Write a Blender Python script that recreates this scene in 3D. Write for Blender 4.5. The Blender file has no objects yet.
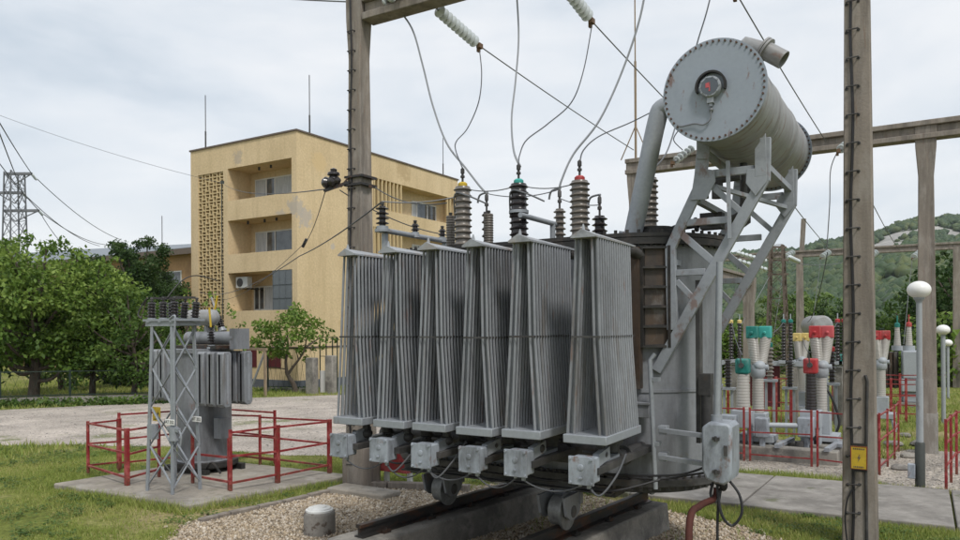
import bpy, bmesh, math, random
import numpy as np
from mathutils import Vector, Matrix, noise as mnoise
random.seed(7); RNG = np.random.default_rng(11)
SC = bpy.context.scene; C = SC.collection
PI = math.pi
# ---------------------------------------------------------------- camera geometry
EYE = 2.2; YAW = math.radians(31.5); FOC = 730.0; HZ = 328.0; ROLL = .006
FX, FY = -math.sin(YAW), math.cos(YAW); RX, RY = math.cos(YAW), math.sin(YAW)
def uv(px, py):
    return (px-480)+ROLL*(270-py), (py-270)+ROLL*(px-480)+270-HZ
def atd(px, py, d):
    u, v = uv(px, py); l = u/FOC*d
    return Vector((d*FX+l*RX, d*FY+l*RY, EYE-v/FOC*d))
def onY(px, py, Y):
    u, v = uv(px, py); return atd(px, py, Y/(FY+u/FOC*RY))
def onX(px, py, X):
    u, v = uv(px, py); return atd(px, py, X/(FX+u/FOC*RX))
def depth(x, y): return x*FX+y*FY
def gz(x, y):
    d = min(depth(x, y), 60.0); return -.03*(d-8)
def gp(px, py):
    u, v = uv(px, py); d = FOC*(EYE-.24)/(v-.03*FOC)
    return atd(px, py, d)
# ---------------------------------------------------------------- mesh builder
def basis(z):
    z = Vector(z).normalized()
    a = Vector((0, 0, 1)) if abs(z.z) < .95 else Vector((0, 1, 0))
    x = a.cross(z).normalized(); return x, z.cross(x), z
class MB:
    def __init__(s): s.v = []; s.f = []; s.m = []
    def add(s, vs, fs, mi=0):
        o = len(s.v); s.v += [tuple(v) for v in vs]; s.f += [tuple(i+o for i in f) for f in fs]; s.m += [mi]*len(fs); return s
    def box(s, c, d, rz=0, M=None, mi=0):
        c = Vector(c); M = M or Matrix.Rotation(rz, 3, 'Z'); x, y, z = d[0]/2, d[1]/2, d[2]/2
        vs = [c+M@Vector((i*x, j*y, k*z)) for i in (-1, 1) for j in (-1, 1) for k in (-1, 1)]
        return s.add(vs, [(0,1,3,2),(4,6,7,5),(0,4,5,1),(2,3,7,6),(0,2,6,4),(1,5,7,3)], mi)
    def b2(s, x0, x1, y0, y1, z0, z1, mi=0):
        return s.box(((x0+x1)/2, (y0+y1)/2, (z0+z1)/2), (x1-x0, y1-y0, z1-z0), mi=mi)
    def bar(s, p, q, w, h, up=(0,0,1), mi=0):
        p, q = Vector(p), Vector(q); z = (q-p); L = z.length; z = z/L; up = Vector(up)
        if abs(up.dot(z)) > .98: up = Vector((0,1,0))
        x = up.cross(z).normalized(); y = z.cross(x)
        return s.box((p+q)/2, (w, h, L), M=Matrix((x, y, z)).transposed(), mi=mi)
    def angle(s, p, q, w, t=.008, up=(0,0,1), mi=0):      # L-profile
        p, q = Vector(p), Vector(q); z = (q-p).normalized(); up = Vector(up)
        if abs(up.dot(z)) > .98: up = Vector((0,1,0))
        x = up.cross(z).normalized(); y = z.cross(x)
        pr = [(0,0),(w,0),(w,t),(t,t),(t,w),(0,w)]
        vs = [b+x*(a-w/2)+y*(c-w/2) for b in (p, q) for a, c in pr]; n = 6
        return s.add(vs, [tuple(range(n))[::-1], tuple(range(n, 2*n))]+[(i, (i+1) % n, n+(i+1) % n, n+i) for i in range(n)], mi)
    def tube(s, pts, r, n=8, cap=True, mi=0):
        pts = [Vector(p) for p in pts]; k = len(pts); vs = []; fs = []
        rs = r if isinstance(r, (list, tuple)) else [r]*k
        px = None
        for i, p in enumerate(pts):
            t = (pts[min(i+1, k-1)]-pts[max(i-1, 0)]).normalized()
            if px is None: px = basis(t)[0]
            x = (px-t*px.dot(t)); x = x.normalized() if x.length > 1e-6 else basis(t)[0]
            px = x; y = t.cross(x)
            vs += [p+(x*math.cos(2*PI*j/n)+y*math.sin(2*PI*j/n))*rs[i] for j in range(n)]
        for i in range(k-1):
            fs += [(i*n+j, i*n+(j+1) % n, (i+1)*n+(j+1) % n, (i+1)*n+j) for j in range(n)]
        if cap: fs += [tuple(range(n))[::-1], tuple(range((k-1)*n, k*n))]
        return s.add(vs, fs, mi)
    def lathe(s, prof, o=(0,0,0), axis=(0,0,1), n=20, mi=0, sx=1):
        x, y, z = basis(axis); o = Vector(o); k = len(prof); vs = []; fs = []
        for r, h in prof:
            vs += [o+z*h+(x*math.cos(2*PI*j/n)*sx+y*math.sin(2*PI*j/n))*max(r, 1e-4) for j in range(n)]
        for i in range(k-1):
            fs += [(i*n+j, i*n+(j+1) % n, (i+1)*n+(j+1) % n, (i+1)*n+j) for j in range(n)]
        fs += [tuple(range(n))[::-1], tuple(range((k-1)*n, k*n))]
        return s.add(vs, fs, mi)
    def cyl(s, p, q, r, n=16, mi=0):
        p, q = Vector(p), Vector(q); return s.lathe([(r, 0), (r, (q-p).length)], p, q-p, n, mi)
    def prism(s, poly, z0, z1, mi=0):
        n = len(poly); vs = [(x, y, z0) for x, y in poly]+[(x, y, z1) for x, y in poly]
        return s.add(vs, [tuple(range(n))[::-1], tuple(range(n, 2*n))]+[(i, (i+1) % n, n+(i+1) % n, n+i) for i in range(n)], mi)
    def loft(s, rings, mi=0):
        n = len(rings[0]); vs = [v for r in rings for v in r]; k = len(rings)
        fs = [(i*n+j, i*n+(j+1) % n, (i+1)*n+(j+1) % n, (i+1)*n+j) for i in range(k-1) for j in range(n)]
        return s.add(vs, fs+[tuple(range(n))[::-1], tuple(range((k-1)*n, k*n))], mi)
    def ell(s, c, r, n=10, m=7, mi=0):
        pr = [(math.sin(PI*i/m), -math.cos(PI*i/m)) for i in range(m+1)]; c = Vector(c)
        o = len(s.v); s.lathe(pr, (0,0,0), (0,0,1), n, mi)
        for i in range(o, len(s.v)): v = s.v[i]; s.v[i] = (c.x+v[0]*r[0], c.y+v[1]*r[1], c.z+v[2]*r[2])
        return s
    def build(s, name, mats, parent=None, bevel=0, sharp=38, smooth=True):
        me = bpy.data.meshes.new(name); ob = bpy.data.objects.new(name, me); C.objects.link(ob)
        if parent is not None:
            r = parent
            while r.parent: r = r.parent
            off = r.location.copy(); ob.parent = parent
            if parent is not r and parent.location.length > 0: off = off+parent.location
        else:
            a = np.array(s.v); off = Vector(((a[:,0].min()+a[:,0].max())/2, (a[:,1].min()+a[:,1].max())/2, a[:,2].min())); ob.location = off
        me.from_pydata([(v[0]-off.x, v[1]-off.y, v[2]-off.z) for v in s.v], [], s.f)
        for m in (mats if isinstance(mats, (list, tuple)) else [mats]): me.materials.append(m)
        me.polygons.foreach_set('material_index', s.m)
        bm = bmesh.new(); bm.from_mesh(me); bmesh.ops.recalc_face_normals(bm, faces=bm.faces); bm.to_mesh(me); bm.free()
        if smooth:
            me.polygons.foreach_set('use_smooth', [True]*len(s.f)); me.set_sharp_from_angle(angle=math.radians(sharp))
        me.update()
        if bevel:
            b = ob.modifiers.new('bevel', 'BEVEL'); b.width = bevel; b.segments = 2; b.limit_method = 'ANGLE'; b.angle_limit = math.radians(50)
        return ob
def npmesh(name, V, F, mats, parent=None, attr=None, off=None, smooth=False):
    """V (n,3), F (m,k) numpy; one float attribute per vertex if given"""
    me = bpy.data.meshes.new(name); ob = bpy.data.objects.new(name, me); C.objects.link(ob)
    if parent is not None:
        ob.parent = parent; off = np.array(parent.location)
    elif off is None:
        off = np.array([V[:,0].mean(), V[:,1].mean(), V[:,2].min()])
    if parent is None: ob.location = off
    V = (V-off).astype(np.float32); m, k = F.shape
    me.vertices.add(len(V)); me.vertices.foreach_set('co', V.ravel())
    me.loops.add(m*k); me.loops.foreach_set('vertex_index', F.astype(np.int32).ravel())
    me.polygons.add(m); me.polygons.foreach_set('loop_start', np.arange(0, m*k, k, dtype=np.int32))
    if smooth: me.polygons.foreach_set('use_smooth', np.ones(m, dtype=bool))
    for mt in (mats if isinstance(mats, (list, tuple)) else [mats]): me.materials.append(mt)
    if attr is not None:
        a = me.attributes.new('vary', 'FLOAT', 'POINT'); a.data.foreach_set('value', attr.astype(np.float32))
    me.update(calc_edges=True); me.validate(); return ob
def tag(o, label=None, cat=None, group=None, kind=None):
    if label: o['label'] = label
    if cat: o['category'] = cat
    if group: o['group'] = group
    if kind: o['kind'] = kind
    return o
def thing(name, loc, label, cat, group=None):
    o = bpy.data.objects.new(name, None); C.objects.link(o); o.location = loc; o.empty_display_size = .2
    return tag(o, label, cat, group)
def children(o): return [c for c in bpy.data.objects if c.parent == o]
def copy_tree(o, parent=None):
    kids = [c for c in bpy.data.objects if c.parent == o]
    c = o.copy(); C.objects.link(c); c.parent = parent
    for ch in kids: copy_tree(ch, c)
    return c
def smoothpath(pts, k=8):
    P = [Vector(p) for p in pts]; out = []
    for i in range(len(P)-1):
        a, b, c, d = P[max(i-1, 0)], P[i], P[i+1], P[min(i+2, len(P)-1)]
        for j in range(k):
            t = j/k; out.append(.5*((2*b)+(c-a)*t+(2*a-5*b+4*c-d)*t*t+(3*b-a-3*c+d)*t**3))
    return out+[P[-1]]
def sag(p, q, s, n=14):
    p, q = Vector(p), Vector(q)
    return [p.lerp(q, i/n)-Vector((0,0,1))*s*4*(i/n)*(1-i/n) for i in range(n+1)]
def shedprof(z0, z1, n, rc, rs, r2=None):
    pr = [(rc*1.15, z0), (rc*1.15, z0+.01)]; h = (z1-z0-.02)/n
    for i in range(n):
        z = z0+.01+i*h; R = rs if (r2 is None or i % 2 == 0) else r2
        pr += [(rc, z+h*.08), (rc, z+h*.42), (R*.96, z+h*.55), (R, z+h*.66), (R*.9, z+h*.74), (rc*1.05, z+h*.94)]
    return pr+[(rc, z1)]
# ---------------------------------------------------------------- materials
def nodes_of(name):
    m = bpy.data.materials.new(name); m.use_nodes = True; nt = m.node_tree; nt.nodes.clear()
    def N(t, **kw):
        n = nt.nodes.new(t)
        for k, v in kw.items():
            if k in ('operation','blend_type','data_type','feature','attribute_name','noise_dimensions','distance','wave_type','bands_direction','rings_direction'): setattr(n, k, v)
            else: n.inputs[k].default_value = v
        return n
    return m, nt, N, lambda a, b: nt.links.new(a, b)
def rgb(c): return (c[0], c[1], c[2], 1)
def ramp(nt, stops):
    r = nt.nodes.new('ShaderNodeValToRGB'); e = r.color_ramp.elements
    while len(e) < len(stops): e.new(.5)
    for el, (p, c) in zip(e, stops): el.position = p; el.color = rgb(c)
    return r
def mixc(N, L, fac, a, b, bt='MIX'):
    n = N('ShaderNodeMix', data_type='RGBA', blend_type=bt)
    for sock, v in ((n.inputs[0], fac), (n.inputs[6], a), (n.inputs[7], b)):
        if hasattr(v, 'is_linked') or hasattr(v, 'links'): L(v, sock)
        elif isinstance(v, (int, float)): sock.default_value = v
        else: sock.default_value = rgb(v)
    return n.outputs[2]
def mat(name, col, rough=.7, metal=0, var=.18, scale=3.0, fine=40.0, bump=.15, layers=(), spec=.4, foot=None):
    """layers: (colour, noise scale, (sx,sy,sz), low, high, strength, (detail)) stains laid over the base"""
    m, nt, N, L = nodes_of(name)
    tc = N('ShaderNodeTexCoord').outputs['Object']; raw = tc
    oi = N('ShaderNodeObjectInfo'); ov = N('ShaderNodeVectorMath', operation='MULTIPLY_ADD'); ov.inputs[0].default_value = (37, 17, 29); L(oi.outputs['Random'], ov.inputs[1]); L(tc, ov.inputs[2]); tc = ov.outputs[0]
    n1 = N('ShaderNodeTexNoise', Scale=scale, Detail=6.0, Roughness=.62); L(tc, n1.inputs['Vector'])
    n2 = N('ShaderNodeTexNoise', Scale=fine, Detail=4.0, Roughness=.6); L(tc, n2.inputs['Vector'])
    mul = N('ShaderNodeMath', operation='MULTIPLY_ADD'); L(n2.outputs['Fac'], mul.inputs[0]); mul.inputs[1].default_value = .45
    sc1 = N('ShaderNodeMath', operation='MULTIPLY'); L(n1.outputs['Fac'], sc1.inputs[0]); sc1.inputs[1].default_value = .6; L(sc1.outputs[0], mul.inputs[2])
    r = ramp(nt, [(.3, [c*(1-var) for c in col]), (.7, [min(1, c*(1+var)) for c in col])]); L(mul.outputs[0], r.inputs[0])
    out = r.outputs[0]; rg = None
    for ly in layers:
        c, s, st, lo, hi, k = ly[:6]
        mp = N('ShaderNodeMapping'); mp.inputs['Scale'].default_value = st; L(tc, mp.inputs[0])
        n = N('ShaderNodeTexNoise', Scale=s, Detail=8.0, Roughness=.68); L(mp.outputs[0], n.inputs['Vector'])
        mr = N('ShaderNodeMapRange'); mr.inputs[1].default_value = lo-.06; mr.inputs[2].default_value = hi-.10; mr.inputs[4].default_value = k; L(n.outputs['Fac'], mr.inputs[0])
        out = mixc(N, L, mr.outputs[0], out, c)
    if foot:
        sx = N('ShaderNodeSeparateXYZ'); L(raw, sx.inputs[0]); ad = N('ShaderNodeMath', operation='MULTIPLY_ADD'); L(n2.outputs['Fac'], ad.inputs[0]); ad.inputs[1].default_value = .5; L(sx.outputs[2], ad.inputs[2])
        mr = N('ShaderNodeMapRange'); mr.inputs[1].default_value = foot[1]+.25; mr.inputs[2].default_value = .27; mr.inputs[4].default_value = .85; L(ad.outputs[0], mr.inputs[0]); out = mixc(N, L, mr.outputs[0], out, foot[0])
    p = N('ShaderNodeBsdfPrincipled', Roughness=rough, Metallic=metal); p.inputs['Specular IOR Level'].default_value = spec
    L(out, p.inputs['Base Color'])
    rr = N('ShaderNodeMapRange'); rr.inputs[3].default_value = max(.05, rough-.12); rr.inputs[4].default_value = min(1, rough+.12); L(n1.outputs['Fac'], rr.inputs[0]); L(rr.outputs[0], p.inputs['Roughness'])
    if bump:
        b = N('ShaderNodeBump', Strength=bump, Distance=.02); L(mul.outputs[0], b.inputs['Height']); L(b.outputs[0], p.inputs['Normal'])
    o = N('ShaderNodeOutputMaterial'); L(p.outputs[0], o.inputs[0]); return m
RUST = (.16, .065, .028); GRIME = (.046, .044, .045)
T = {}
T['radiator'] = mat('radiator_paint', (.22, .232, .25), .40, .0, .2, 1.6, 25, .05, [((.11,.085,.06), 3.5, (2.2,2.2,.25), .62, .76, .5), (RUST, 6, (2,2,.35), .66, .78, .6), (GRIME, 1.6, (1.2,1.2,.3), .56, .80, .6)])
T['tankgrey'] = mat('tank_paint', (.20, .209, .226), .45, 0, .15, 1.2, 30, .06, [(GRIME, 2.2, (1.4,1.4,.35), .52, .8, .75), (RUST, 4, (1,1,.6), .66, .8, .6)])
T['conserv'] = mat('conservator_paint', (.29, .295, .30), .5, 0, .14, 1.5, 30, .06, [((.15,.125,.105), 3, (.8,3.2,.8), .52, .76, .5), (RUST, 5, (.6,3,.6), .63, .74, .6), (GRIME, 2, (.6,1.6,.6), .58, .85, .5)])
T['capgrey'] = mat('end_plate_paint', (.265, .298, .345), .45, 0, .08, 2, 30, .04, [(RUST, 7, (1.6,1,.5), .66, .76, .7), (GRIME, 2, (1,1,.4), .58, .9, .4)])
T['steel'] = mat('frame_paint', (.27, .288, .315), .42, 0, .15, 3, 30, .06, [(RUST, 5, (1,1,.7), .64, .76, .6), (GRIME, 3, (1,1,1), .6, .85, .5)])
T['galv'] = mat('galvanised_steel', (.28, .30, .325), .45, .2, .15, 6, 40, .04, [(RUST, 6, (1,1,.6), .68, .8, .5)])
T['boxgrey'] = mat('control_box_paint', (.30, .33, .37), .42, 0, .14, 4, 30, .05, [(RUST, 9, (1,1,.6), .64, .76, .7), (GRIME, 5, (1.4,1.4,.5), .5, .78, .65)])
T['rustcap'] = mat('weathered_cap_paint', (.29, .305, .325), .5, 0, .16, 4, 30, .05, [((.27,.22,.18), 7, (1,1,1), .56, .74, .6), (RUST, 11, (1,1,1), .68, .78, .6), (GRIME, 4, (1,1,1), .58, .8, .6)])
T['oily'] = mat('oil_stained_steel', (.042, .033, .028), .5, 0, .35, 4, 30, .08, [((.075,.048,.03), 3, (1.5,1.5,.4), .48, .7, .8), ((.15,.145,.14), 5, (1.2,1.2,.5), .60, .74, .6)])
T['black'] = mat('black_grime', (.022, .021, .02), .6, 0, .3, 5, 30, .08, [((.07,.055,.045), 6, (1,1,1), .55, .75, .6)])
T['dark'] = mat('dark_chassis_steel', (.04, .039, .039), .6, 0, .3, 4, 30, .1, [((.07,.045,.032), 5, (1,1,1), .60, .78, .5), ((.13,.125,.12), 3, (1,1,1), .55, .8, .7)])
T['rail'] = mat('rail_steel', (.045, .043, .042), .45, .5, .25, 6, 40, .06, [(RUST, 8, (1,.5,1), .55, .75, .6)])
T['wheel'] = mat('wheel_steel', (.22, .225, .225), .5, .3, .2, 8, 40, .06, [(GRIME, 6, (1,1,1), .5, .8, .7)])
T['porc_grey'] = mat('grey_porcelain', (.17, .15, .13), .3, 0, .12, 4, 30, 0, [(GRIME, 6, (1,1,.5), .52, .85, .4)], .5)
T['porc_dark'] = mat('dark_porcelain', (.028, .024, .024), .25, 0, .2, 4, 30, 0, (), .5)
T['porc_pale'] = mat('pale_porcelain', (.36, .345, .32), .35, 0, .08, 4, 30, 0, [((.30,.28,.24), 8, (1,1,.4), .55, .85, .4)], .5)
T['red'] = mat('red_paint', (.235, .02, .024), .5, 0, .18, 5, 40, .04, [((.17,.05,.03), 9, (1,1,1), .56, .70, .7), ((.46,.13,.12), 5, (1,1,1), .56, .70, .55)], foot=((.12,.05,.03), .14))
T['redcap'] = mat('red_cap_paint', (.38, .03, .035), .5, 0, .14, 5, 30, .03, [((.42,.20,.18), 5, (1,1,.5), .55, .75, .6), (GRIME, 9, (1,1,.5), .6, .8, .5)])
T['redcap_pale'] = mat('faded_red_cap_paint', (.48, .09, .10), .5, 0, .1, 5, 30, .02)
T['teal'] = mat('teal_cap_paint', (.012, .17, .145), .5, 0, .14, 5, 30, .03, [((.12,.27,.24), 5, (1,1,.5), .55, .75, .6), (GRIME, 9, (1,1,.5), .6, .8, .5)])
T['teal_pale'] = mat('faded_teal_cap_paint', (.05, .34, .30), .5, 0, .12, 5, 30, .02)
T['yellow'] = mat('yellow_paint', (.50, .345, .03), .5, 0, .14, 6, 40, .02, [((.24,.17,.04), 8, (1,1,1), .58, .8, .5)])
T['yellow_pale'] = mat('pale_yellow_paint', (.62, .48, .18), .5, 0, .1, 6, 40, .02)
T['white'] = mat('white_enamel', (.72, .72, .70), .4, 0, .06, 6, 40, .02, [((.4,.38,.35), 8, (1,1,.5), .6, .85, .4)])
T['concrete'] = mat('pole_concrete', (.235, .203, .172), .9, 0, .18, 2.5, 45, .35, [((.10,.088,.078), 2.2, (3,3,.22), .50, .72, .6), ((.32,.295,.265), 5, (1.5,1.5,.4), .56, .75, .6), ((.17,.10,.06), 6, (3,3,.3), .66, .78, .5)])
T['beamconc'] = mat('track_concrete', (.24, .225, .20), .92, 0, .22, 2.5, 40, .5, [((.09,.085,.08), 1.6, (1,1,1), .50, .72, .75), ((.34,.32,.29), 6, (1,1,1), .58, .75, .5)])
T['slab'] = mat('slab_concrete', (.31, .278, .232), .92, 0, .18, 1.2, 60, .4, [((.17,.155,.135), 1.3, (1,1,1), .46, .70, .75), ((.40,.38,.345), 3, (1,1,1), .58, .76, .5), ((.13,.12,.10), 7, (1,1,1), .62, .74, .5), ((.12,.13,.05), 2.2, (1,1,1), .66, .78, .5)])
T['cable'] = mat('black_cable', (.02, .02, .022), .55, 0, .2, 8, 40, 0)
T['wire'] = mat('aluminium_wire', (.17, .175, .185), .5, .3, .1, 8, 40, 0)
T['wirelite'] = mat('pale_conductor', (.27, .28, .29), .5, .3, .1, 8, 40, 0)
T['wiredark'] = mat('dark_wire', (.075, .078, .085), .6, 0, .1, 8, 40, 0)
T['hosered'] = mat('red_hose_rubber', (.06, .016, .011), .8, 0, .25, 8, 40, .05)
T['glassins'] = mat('glass_insulator', (.52, .56, .57), .12, 0, .06, 8, 40, 0, (), .7)
T['bark'] = mat('bark', (.075, .058, .045), .95, 0, .35, 8, 40, .6, [((.14,.12,.10), 6, (2,2,.5), .55, .75, .6)])
T['wood'] = mat('weathered_wood', (.25, .19, .13), .85, 0, .25, 5, 40, .2)
T['bwhite'] = mat('window_frame_white', (.62, .62, .60), .5, 0, .06, 4, 40, 0)
T['curtain'] = mat('window_curtain', (.34, .36, .38), .8, 0, .15, 3, 12, .1, [((.55,.56,.57), 4, (5,5,.2), .5, .6, .6)])
T['greenfence'] = mat('green_fence_wire', (.02, .035, .026), .6, 0, .2, 8, 40, 0)
T['graypaint'] = mat('lamp_post_paint', (.30, .32, .335), .5, 0, .12, 4, 40, .03, [(RUST, 6, (1,1,.5), .66, .8, .5)])
T['darkgreen'] = mat('dark_green_paint', (.05, .055, .05), .55, 0, .2, 4, 40, .03)
T['globe'] = mat('opal_globe', (.80, .79, .77), .3, 0, .04, 4, 20, 0, [((.6,.57,.52), 5, (1,1,.5), .55, .85, .35)])
T['acwhite'] = mat('air_unit_paint', (.50, .50, .48), .5, 0, .08, 4, 40, 0)
T['roofgrey'] = mat('grey_metal_roof', (.20, .225, .25), .5, .2, .12, 1, 10, .03)
T['trafo_pale'] = mat('pale_transformer_paint', (.33, .355, .38), .5, 0, .12, 2, 20, .02, [(GRIME, 3, (1,1,.3), .6, .85, .3)])
T['cream'] = mat('cream_lattice_block', (.55, .43, .24), .9, 0, .12, 3, 30, .1)
T['maroon'] = mat('maroon_panel', (.09, .015, .02), .6, 0, .15, 4, 30, 0)
T['brownmetal'] = mat('brown_angle_steel', (.13, .10, .08), .6, .2, .25, 5, 40, 0)
def glassmat():
    m, nt, N, L = nodes_of('window_glass')
    p = N('ShaderNodeBsdfPrincipled', Roughness=.06); p.inputs['Base Color'].default_value = (.035,.045,.05,1); p.inputs['Specular IOR Level'].default_value = .8
    tc = N('ShaderNodeTexCoord').outputs['Object']; n = N('ShaderNodeTexNoise', Scale=1.5, Detail=3.0); L(tc, n.inputs['Vector'])
    r = ramp(nt, [(.35, (.03,.035,.04)), (.65, (.11,.13,.15))]); L(n.outputs['Fac'], r.inputs[0]); L(r.outputs[0], p.inputs['Base Color'])
    o = N('ShaderNodeOutputMaterial'); L(p.outputs[0], o.inputs[0]); return m
T['glass'] = glassmat()
def leafmat(name, cols, trans=.35, sc=1.1):
    m, nt, N, L = nodes_of(name)
    at = N('ShaderNodeAttribute', attribute_name='vary'); tc = N('ShaderNodeTexCoord').outputs['Object']
    n = N('ShaderNodeTexNoise', Scale=sc, Detail=3.0); L(tc, n.inputs['Vector'])
    ad = N('ShaderNodeMath', operation='MULTIPLY_ADD'); L(n.outputs['Fac'], ad.inputs[0]); ad.inputs[1].default_value = .8
    s2 = N('ShaderNodeMath', operation='MULTIPLY_ADD'); L(at.outputs['Fac'], s2.inputs[0]); s2.inputs[1].default_value = .6; s2.inputs[2].default_value = -.2; L(s2.outputs[0], ad.inputs[2])
    k = len(cols); r = ramp(nt, [(.15+.7*i/(k-1), c) for i, c in enumerate(cols)]); L(ad.outputs[0], r.inputs[0])
    p = N('ShaderNodeBsdfPrincipled', Roughness=.55); p.inputs['Specular IOR Level'].default_value = .3; L(r.outputs[0], p.inputs['Base Color'])
    t = N('ShaderNodeBsdfTranslucent'); L(r.outputs[0], t.inputs[0]); mx = N('ShaderNodeMixShader', Fac=trans); L(p.outputs[0], mx.inputs[1]); L(t.outputs[0], mx.inputs[2])
    o = N('ShaderNodeOutputMaterial'); L(mx.outputs[0], o.inputs[0]); return m
T['leaf'] = leafmat('fresh_leaf', [(.055,.115,.018), (.135,.22,.038), (.26,.35,.075)])
T['leafdark'] = leafmat('dark_leaf', [(.02,.05,.012), (.042,.085,.02), (.085,.135,.04)])
T['leafmid'] = leafmat('mid_leaf', [(.04,.085,.017), (.085,.15,.028), (.17,.24,.055)])
T['leaffar'] = leafmat('far_canopy', [(.022,.045,.020), (.045,.080,.030), (.10,.125,.042)], .1, .02)
T['blade'] = leafmat('grass_blade', [(.15,.21,.04), (.28,.33,.08), (.45,.40,.17)], .3, .55)
# ================================================================= world, sun, camera
def world():
    w = bpy.data.worlds.new('World'); SC.world = w; w.use_nodes = True; nt = w.node_tree; nt.nodes.clear(); L = nt.links.new
    sky = nt.nodes.new('ShaderNodeTexSky'); sky.sky_type = 'NISHITA'; sky.sun_disc = False
    sky.sun_elevation = math.radians(52); sky.sun_rotation = math.radians(125); sky.dust_density = 2
    tc = nt.nodes.new('ShaderNodeTexCoord')
    mp = nt.nodes.new('ShaderNodeMapping'); mp.inputs['Scale'].default_value = (1.0, 1.0, 3.2); mp.inputs['Location'].default_value = (.35, .1, .2); L(tc.outputs['Generated'], mp.inputs[0])
    n = nt.nodes.new('ShaderNodeTexNoise'); n.inputs['Scale'].default_value = 2.1; n.inputs['Detail'].default_value = 7; n.inputs['Roughness'].default_value = .52; n.inputs['Distortion'].default_value = .25; L(mp.outputs[0], n.inputs['Vector'])
    r = nt.nodes.new('ShaderNodeValToRGB'); e = r.color_ramp.elements
    e[0].position = .38; e[0].color = (4.15, 4.6, 5.05, 1); e[1].position = .60; e[1].color = (6.1, 6.2, 6.3, 1)
    m2 = e.new(.48); m2.color = (5.2, 5.5, 5.8, 1)
    L(n.outputs['Fac'], r.inputs[0])
    mx = nt.nodes.new('ShaderNodeMix'); mx.data_type = 'RGBA'; mx.inputs[0].default_value = .88; L(sky.outputs[0], mx.inputs[6]); L(r.outputs[0], mx.inputs[7])
    bg = nt.nodes.new('ShaderNodeBackground'); bg.inputs[1].default_value = .1; L(mx.outputs[2], bg.inputs[0])
    o = nt.nodes.new('ShaderNodeOutputWorld'); L(bg.outputs[0], o.inputs[0])
world()
sd = bpy.data.lights.new('sun', 'SUN'); sd.energy = 1.5; sd.angle = math.radians(10); sd.color = (1, .965, .91)
so = bpy.data.objects.new('sun', sd); C.objects.link(so)
_el, _az = math.radians(52), math.radians(125)           # azimuth clockwise from +Y
so.rotation_euler = (-Vector((math.sin(_az)*math.cos(_el), math.cos(_az)*math.cos(_el), math.sin(_el)))).to_track_quat('-Z', 'Y').to_euler()
cd = bpy.data.cameras.new('camera'); co = bpy.data.objects.new('camera', cd); C.objects.link(co); SC.camera = co
cd.sensor_width = 36; cd.lens = FOC/960*36; cd.shift_y = (HZ-270)/960; cd.clip_start = .1; cd.clip_end = 6000
co.matrix_world = Matrix.Translation((0, 0, EYE)) @ Matrix.Rotation(YAW, 4, 'Z') @ Matrix.Rotation(PI/2, 4, 'X') @ Matrix.Rotation(-ROLL, 4, 'Z')
SC.view_settings.view_transform = 'Standard'; SC.view_settings.look = 'None'; SC.view_settings.exposure = 0.68; SC.view_settings.gamma = 1
SC.view_settings.use_curve_mapping = False
# ================================================================= ground materials
def groundmat():
    m, nt, N, L = nodes_of('lawn_soil'); tc = N('ShaderNodeTexCoord').outputs['Object']
    a = N('ShaderNodeTexNoise', Scale=.45, Detail=6.0, Roughness=.6); b = N('ShaderNodeTexNoise', Scale=14.0, Detail=5.0, Roughness=.7)
    L(tc, a.inputs['Vector']); L(tc, b.inputs['Vector'])
    g = ramp(nt, [(.32, (.10,.13,.03)), (.5, (.18,.205,.055)), (.64, (.30,.26,.14))]); L(a.outputs['Fac'], g.inputs[0])
    d = ramp(nt, [(.3, (.5,.5,.5)), (.7, (1.35,1.3,1.2))]); L(b.outputs['Fac'], d.inputs[0])
    c = mixc(N, L, 1.0, g.outputs[0], d.outputs[0], 'MULTIPLY')
    p = N('ShaderNodeBsdfPrincipled', Roughness=.95); p.inputs['Specular IOR Level'].default_value = .1; L(c, p.inputs['Base Color'])
    bp = N('ShaderNodeBump', Strength=.6, Distance=.04); L(b.outputs['Fac'], bp.inputs['Height']); L(bp.outputs[0], p.inputs['Normal'])
    o = N('ShaderNodeOutputMaterial'); L(p.outputs[0], o.inputs[0]); return m
def gravelmat(name, c0, c1, c2, vs=45, patch=None):
    m, nt, N, L = nodes_of(name); tc = N('ShaderNodeTexCoord').outputs['Object']
    v = N('ShaderNodeTexVoronoi', Scale=vs, Randomness=1.0); L(tc, v.inputs['Vector'])
    a = N('ShaderNodeTexNoise', Scale=.7, Detail=7.0, Roughness=.62); L(tc, a.inputs['Vector'])
    sp = N('ShaderNodeSeparateColor'); L(v.outputs['Color'], sp.inputs[0])
    r = ramp(nt, [(.1, c0), (.5, c1), (.95, c2)]); L(sp.outputs[0], r.inputs[0])
    d = ramp(nt, [(.36, (.72,.71,.70)), (.62, (1.12,1.1,1.08))]); L(a.outputs['Fac'], d.inputs[0])
    c = mixc(N, L, 1.0, r.outputs[0], d.outputs[0], 'MULTIPLY')
    if patch:
        q = N('ShaderNodeTexNoise', Scale=patch[1], Detail=7.0, Roughness=.7); L(tc, q.inputs['Vector'])
        mr = N('ShaderNodeMapRange'); mr.inputs[1].default_value = patch[2]; mr.inputs[2].default_value = patch[3]; mr.inputs[4].default_value = patch[4]; L(q.outputs['Fac'], mr.inputs[0])
        c = mixc(N, L, mr.outputs[0], c, patch[0])
    p = N('ShaderNodeBsdfPrincipled', Roughness=.93); p.inputs['Specular IOR Level'].default_value = .15; L(c, p.inputs['Base Color'])
    bp = N('ShaderNodeBump', Strength=.7, Distance=.02); L(v.outputs['Distance'], bp.inputs['Height']); L(bp.outputs[0], p.inputs['Normal'])
    o = N('ShaderNodeOutputMaterial'); L(p.outputs[0], o.inputs[0]); return m
T['ground'] = groundmat()
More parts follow.
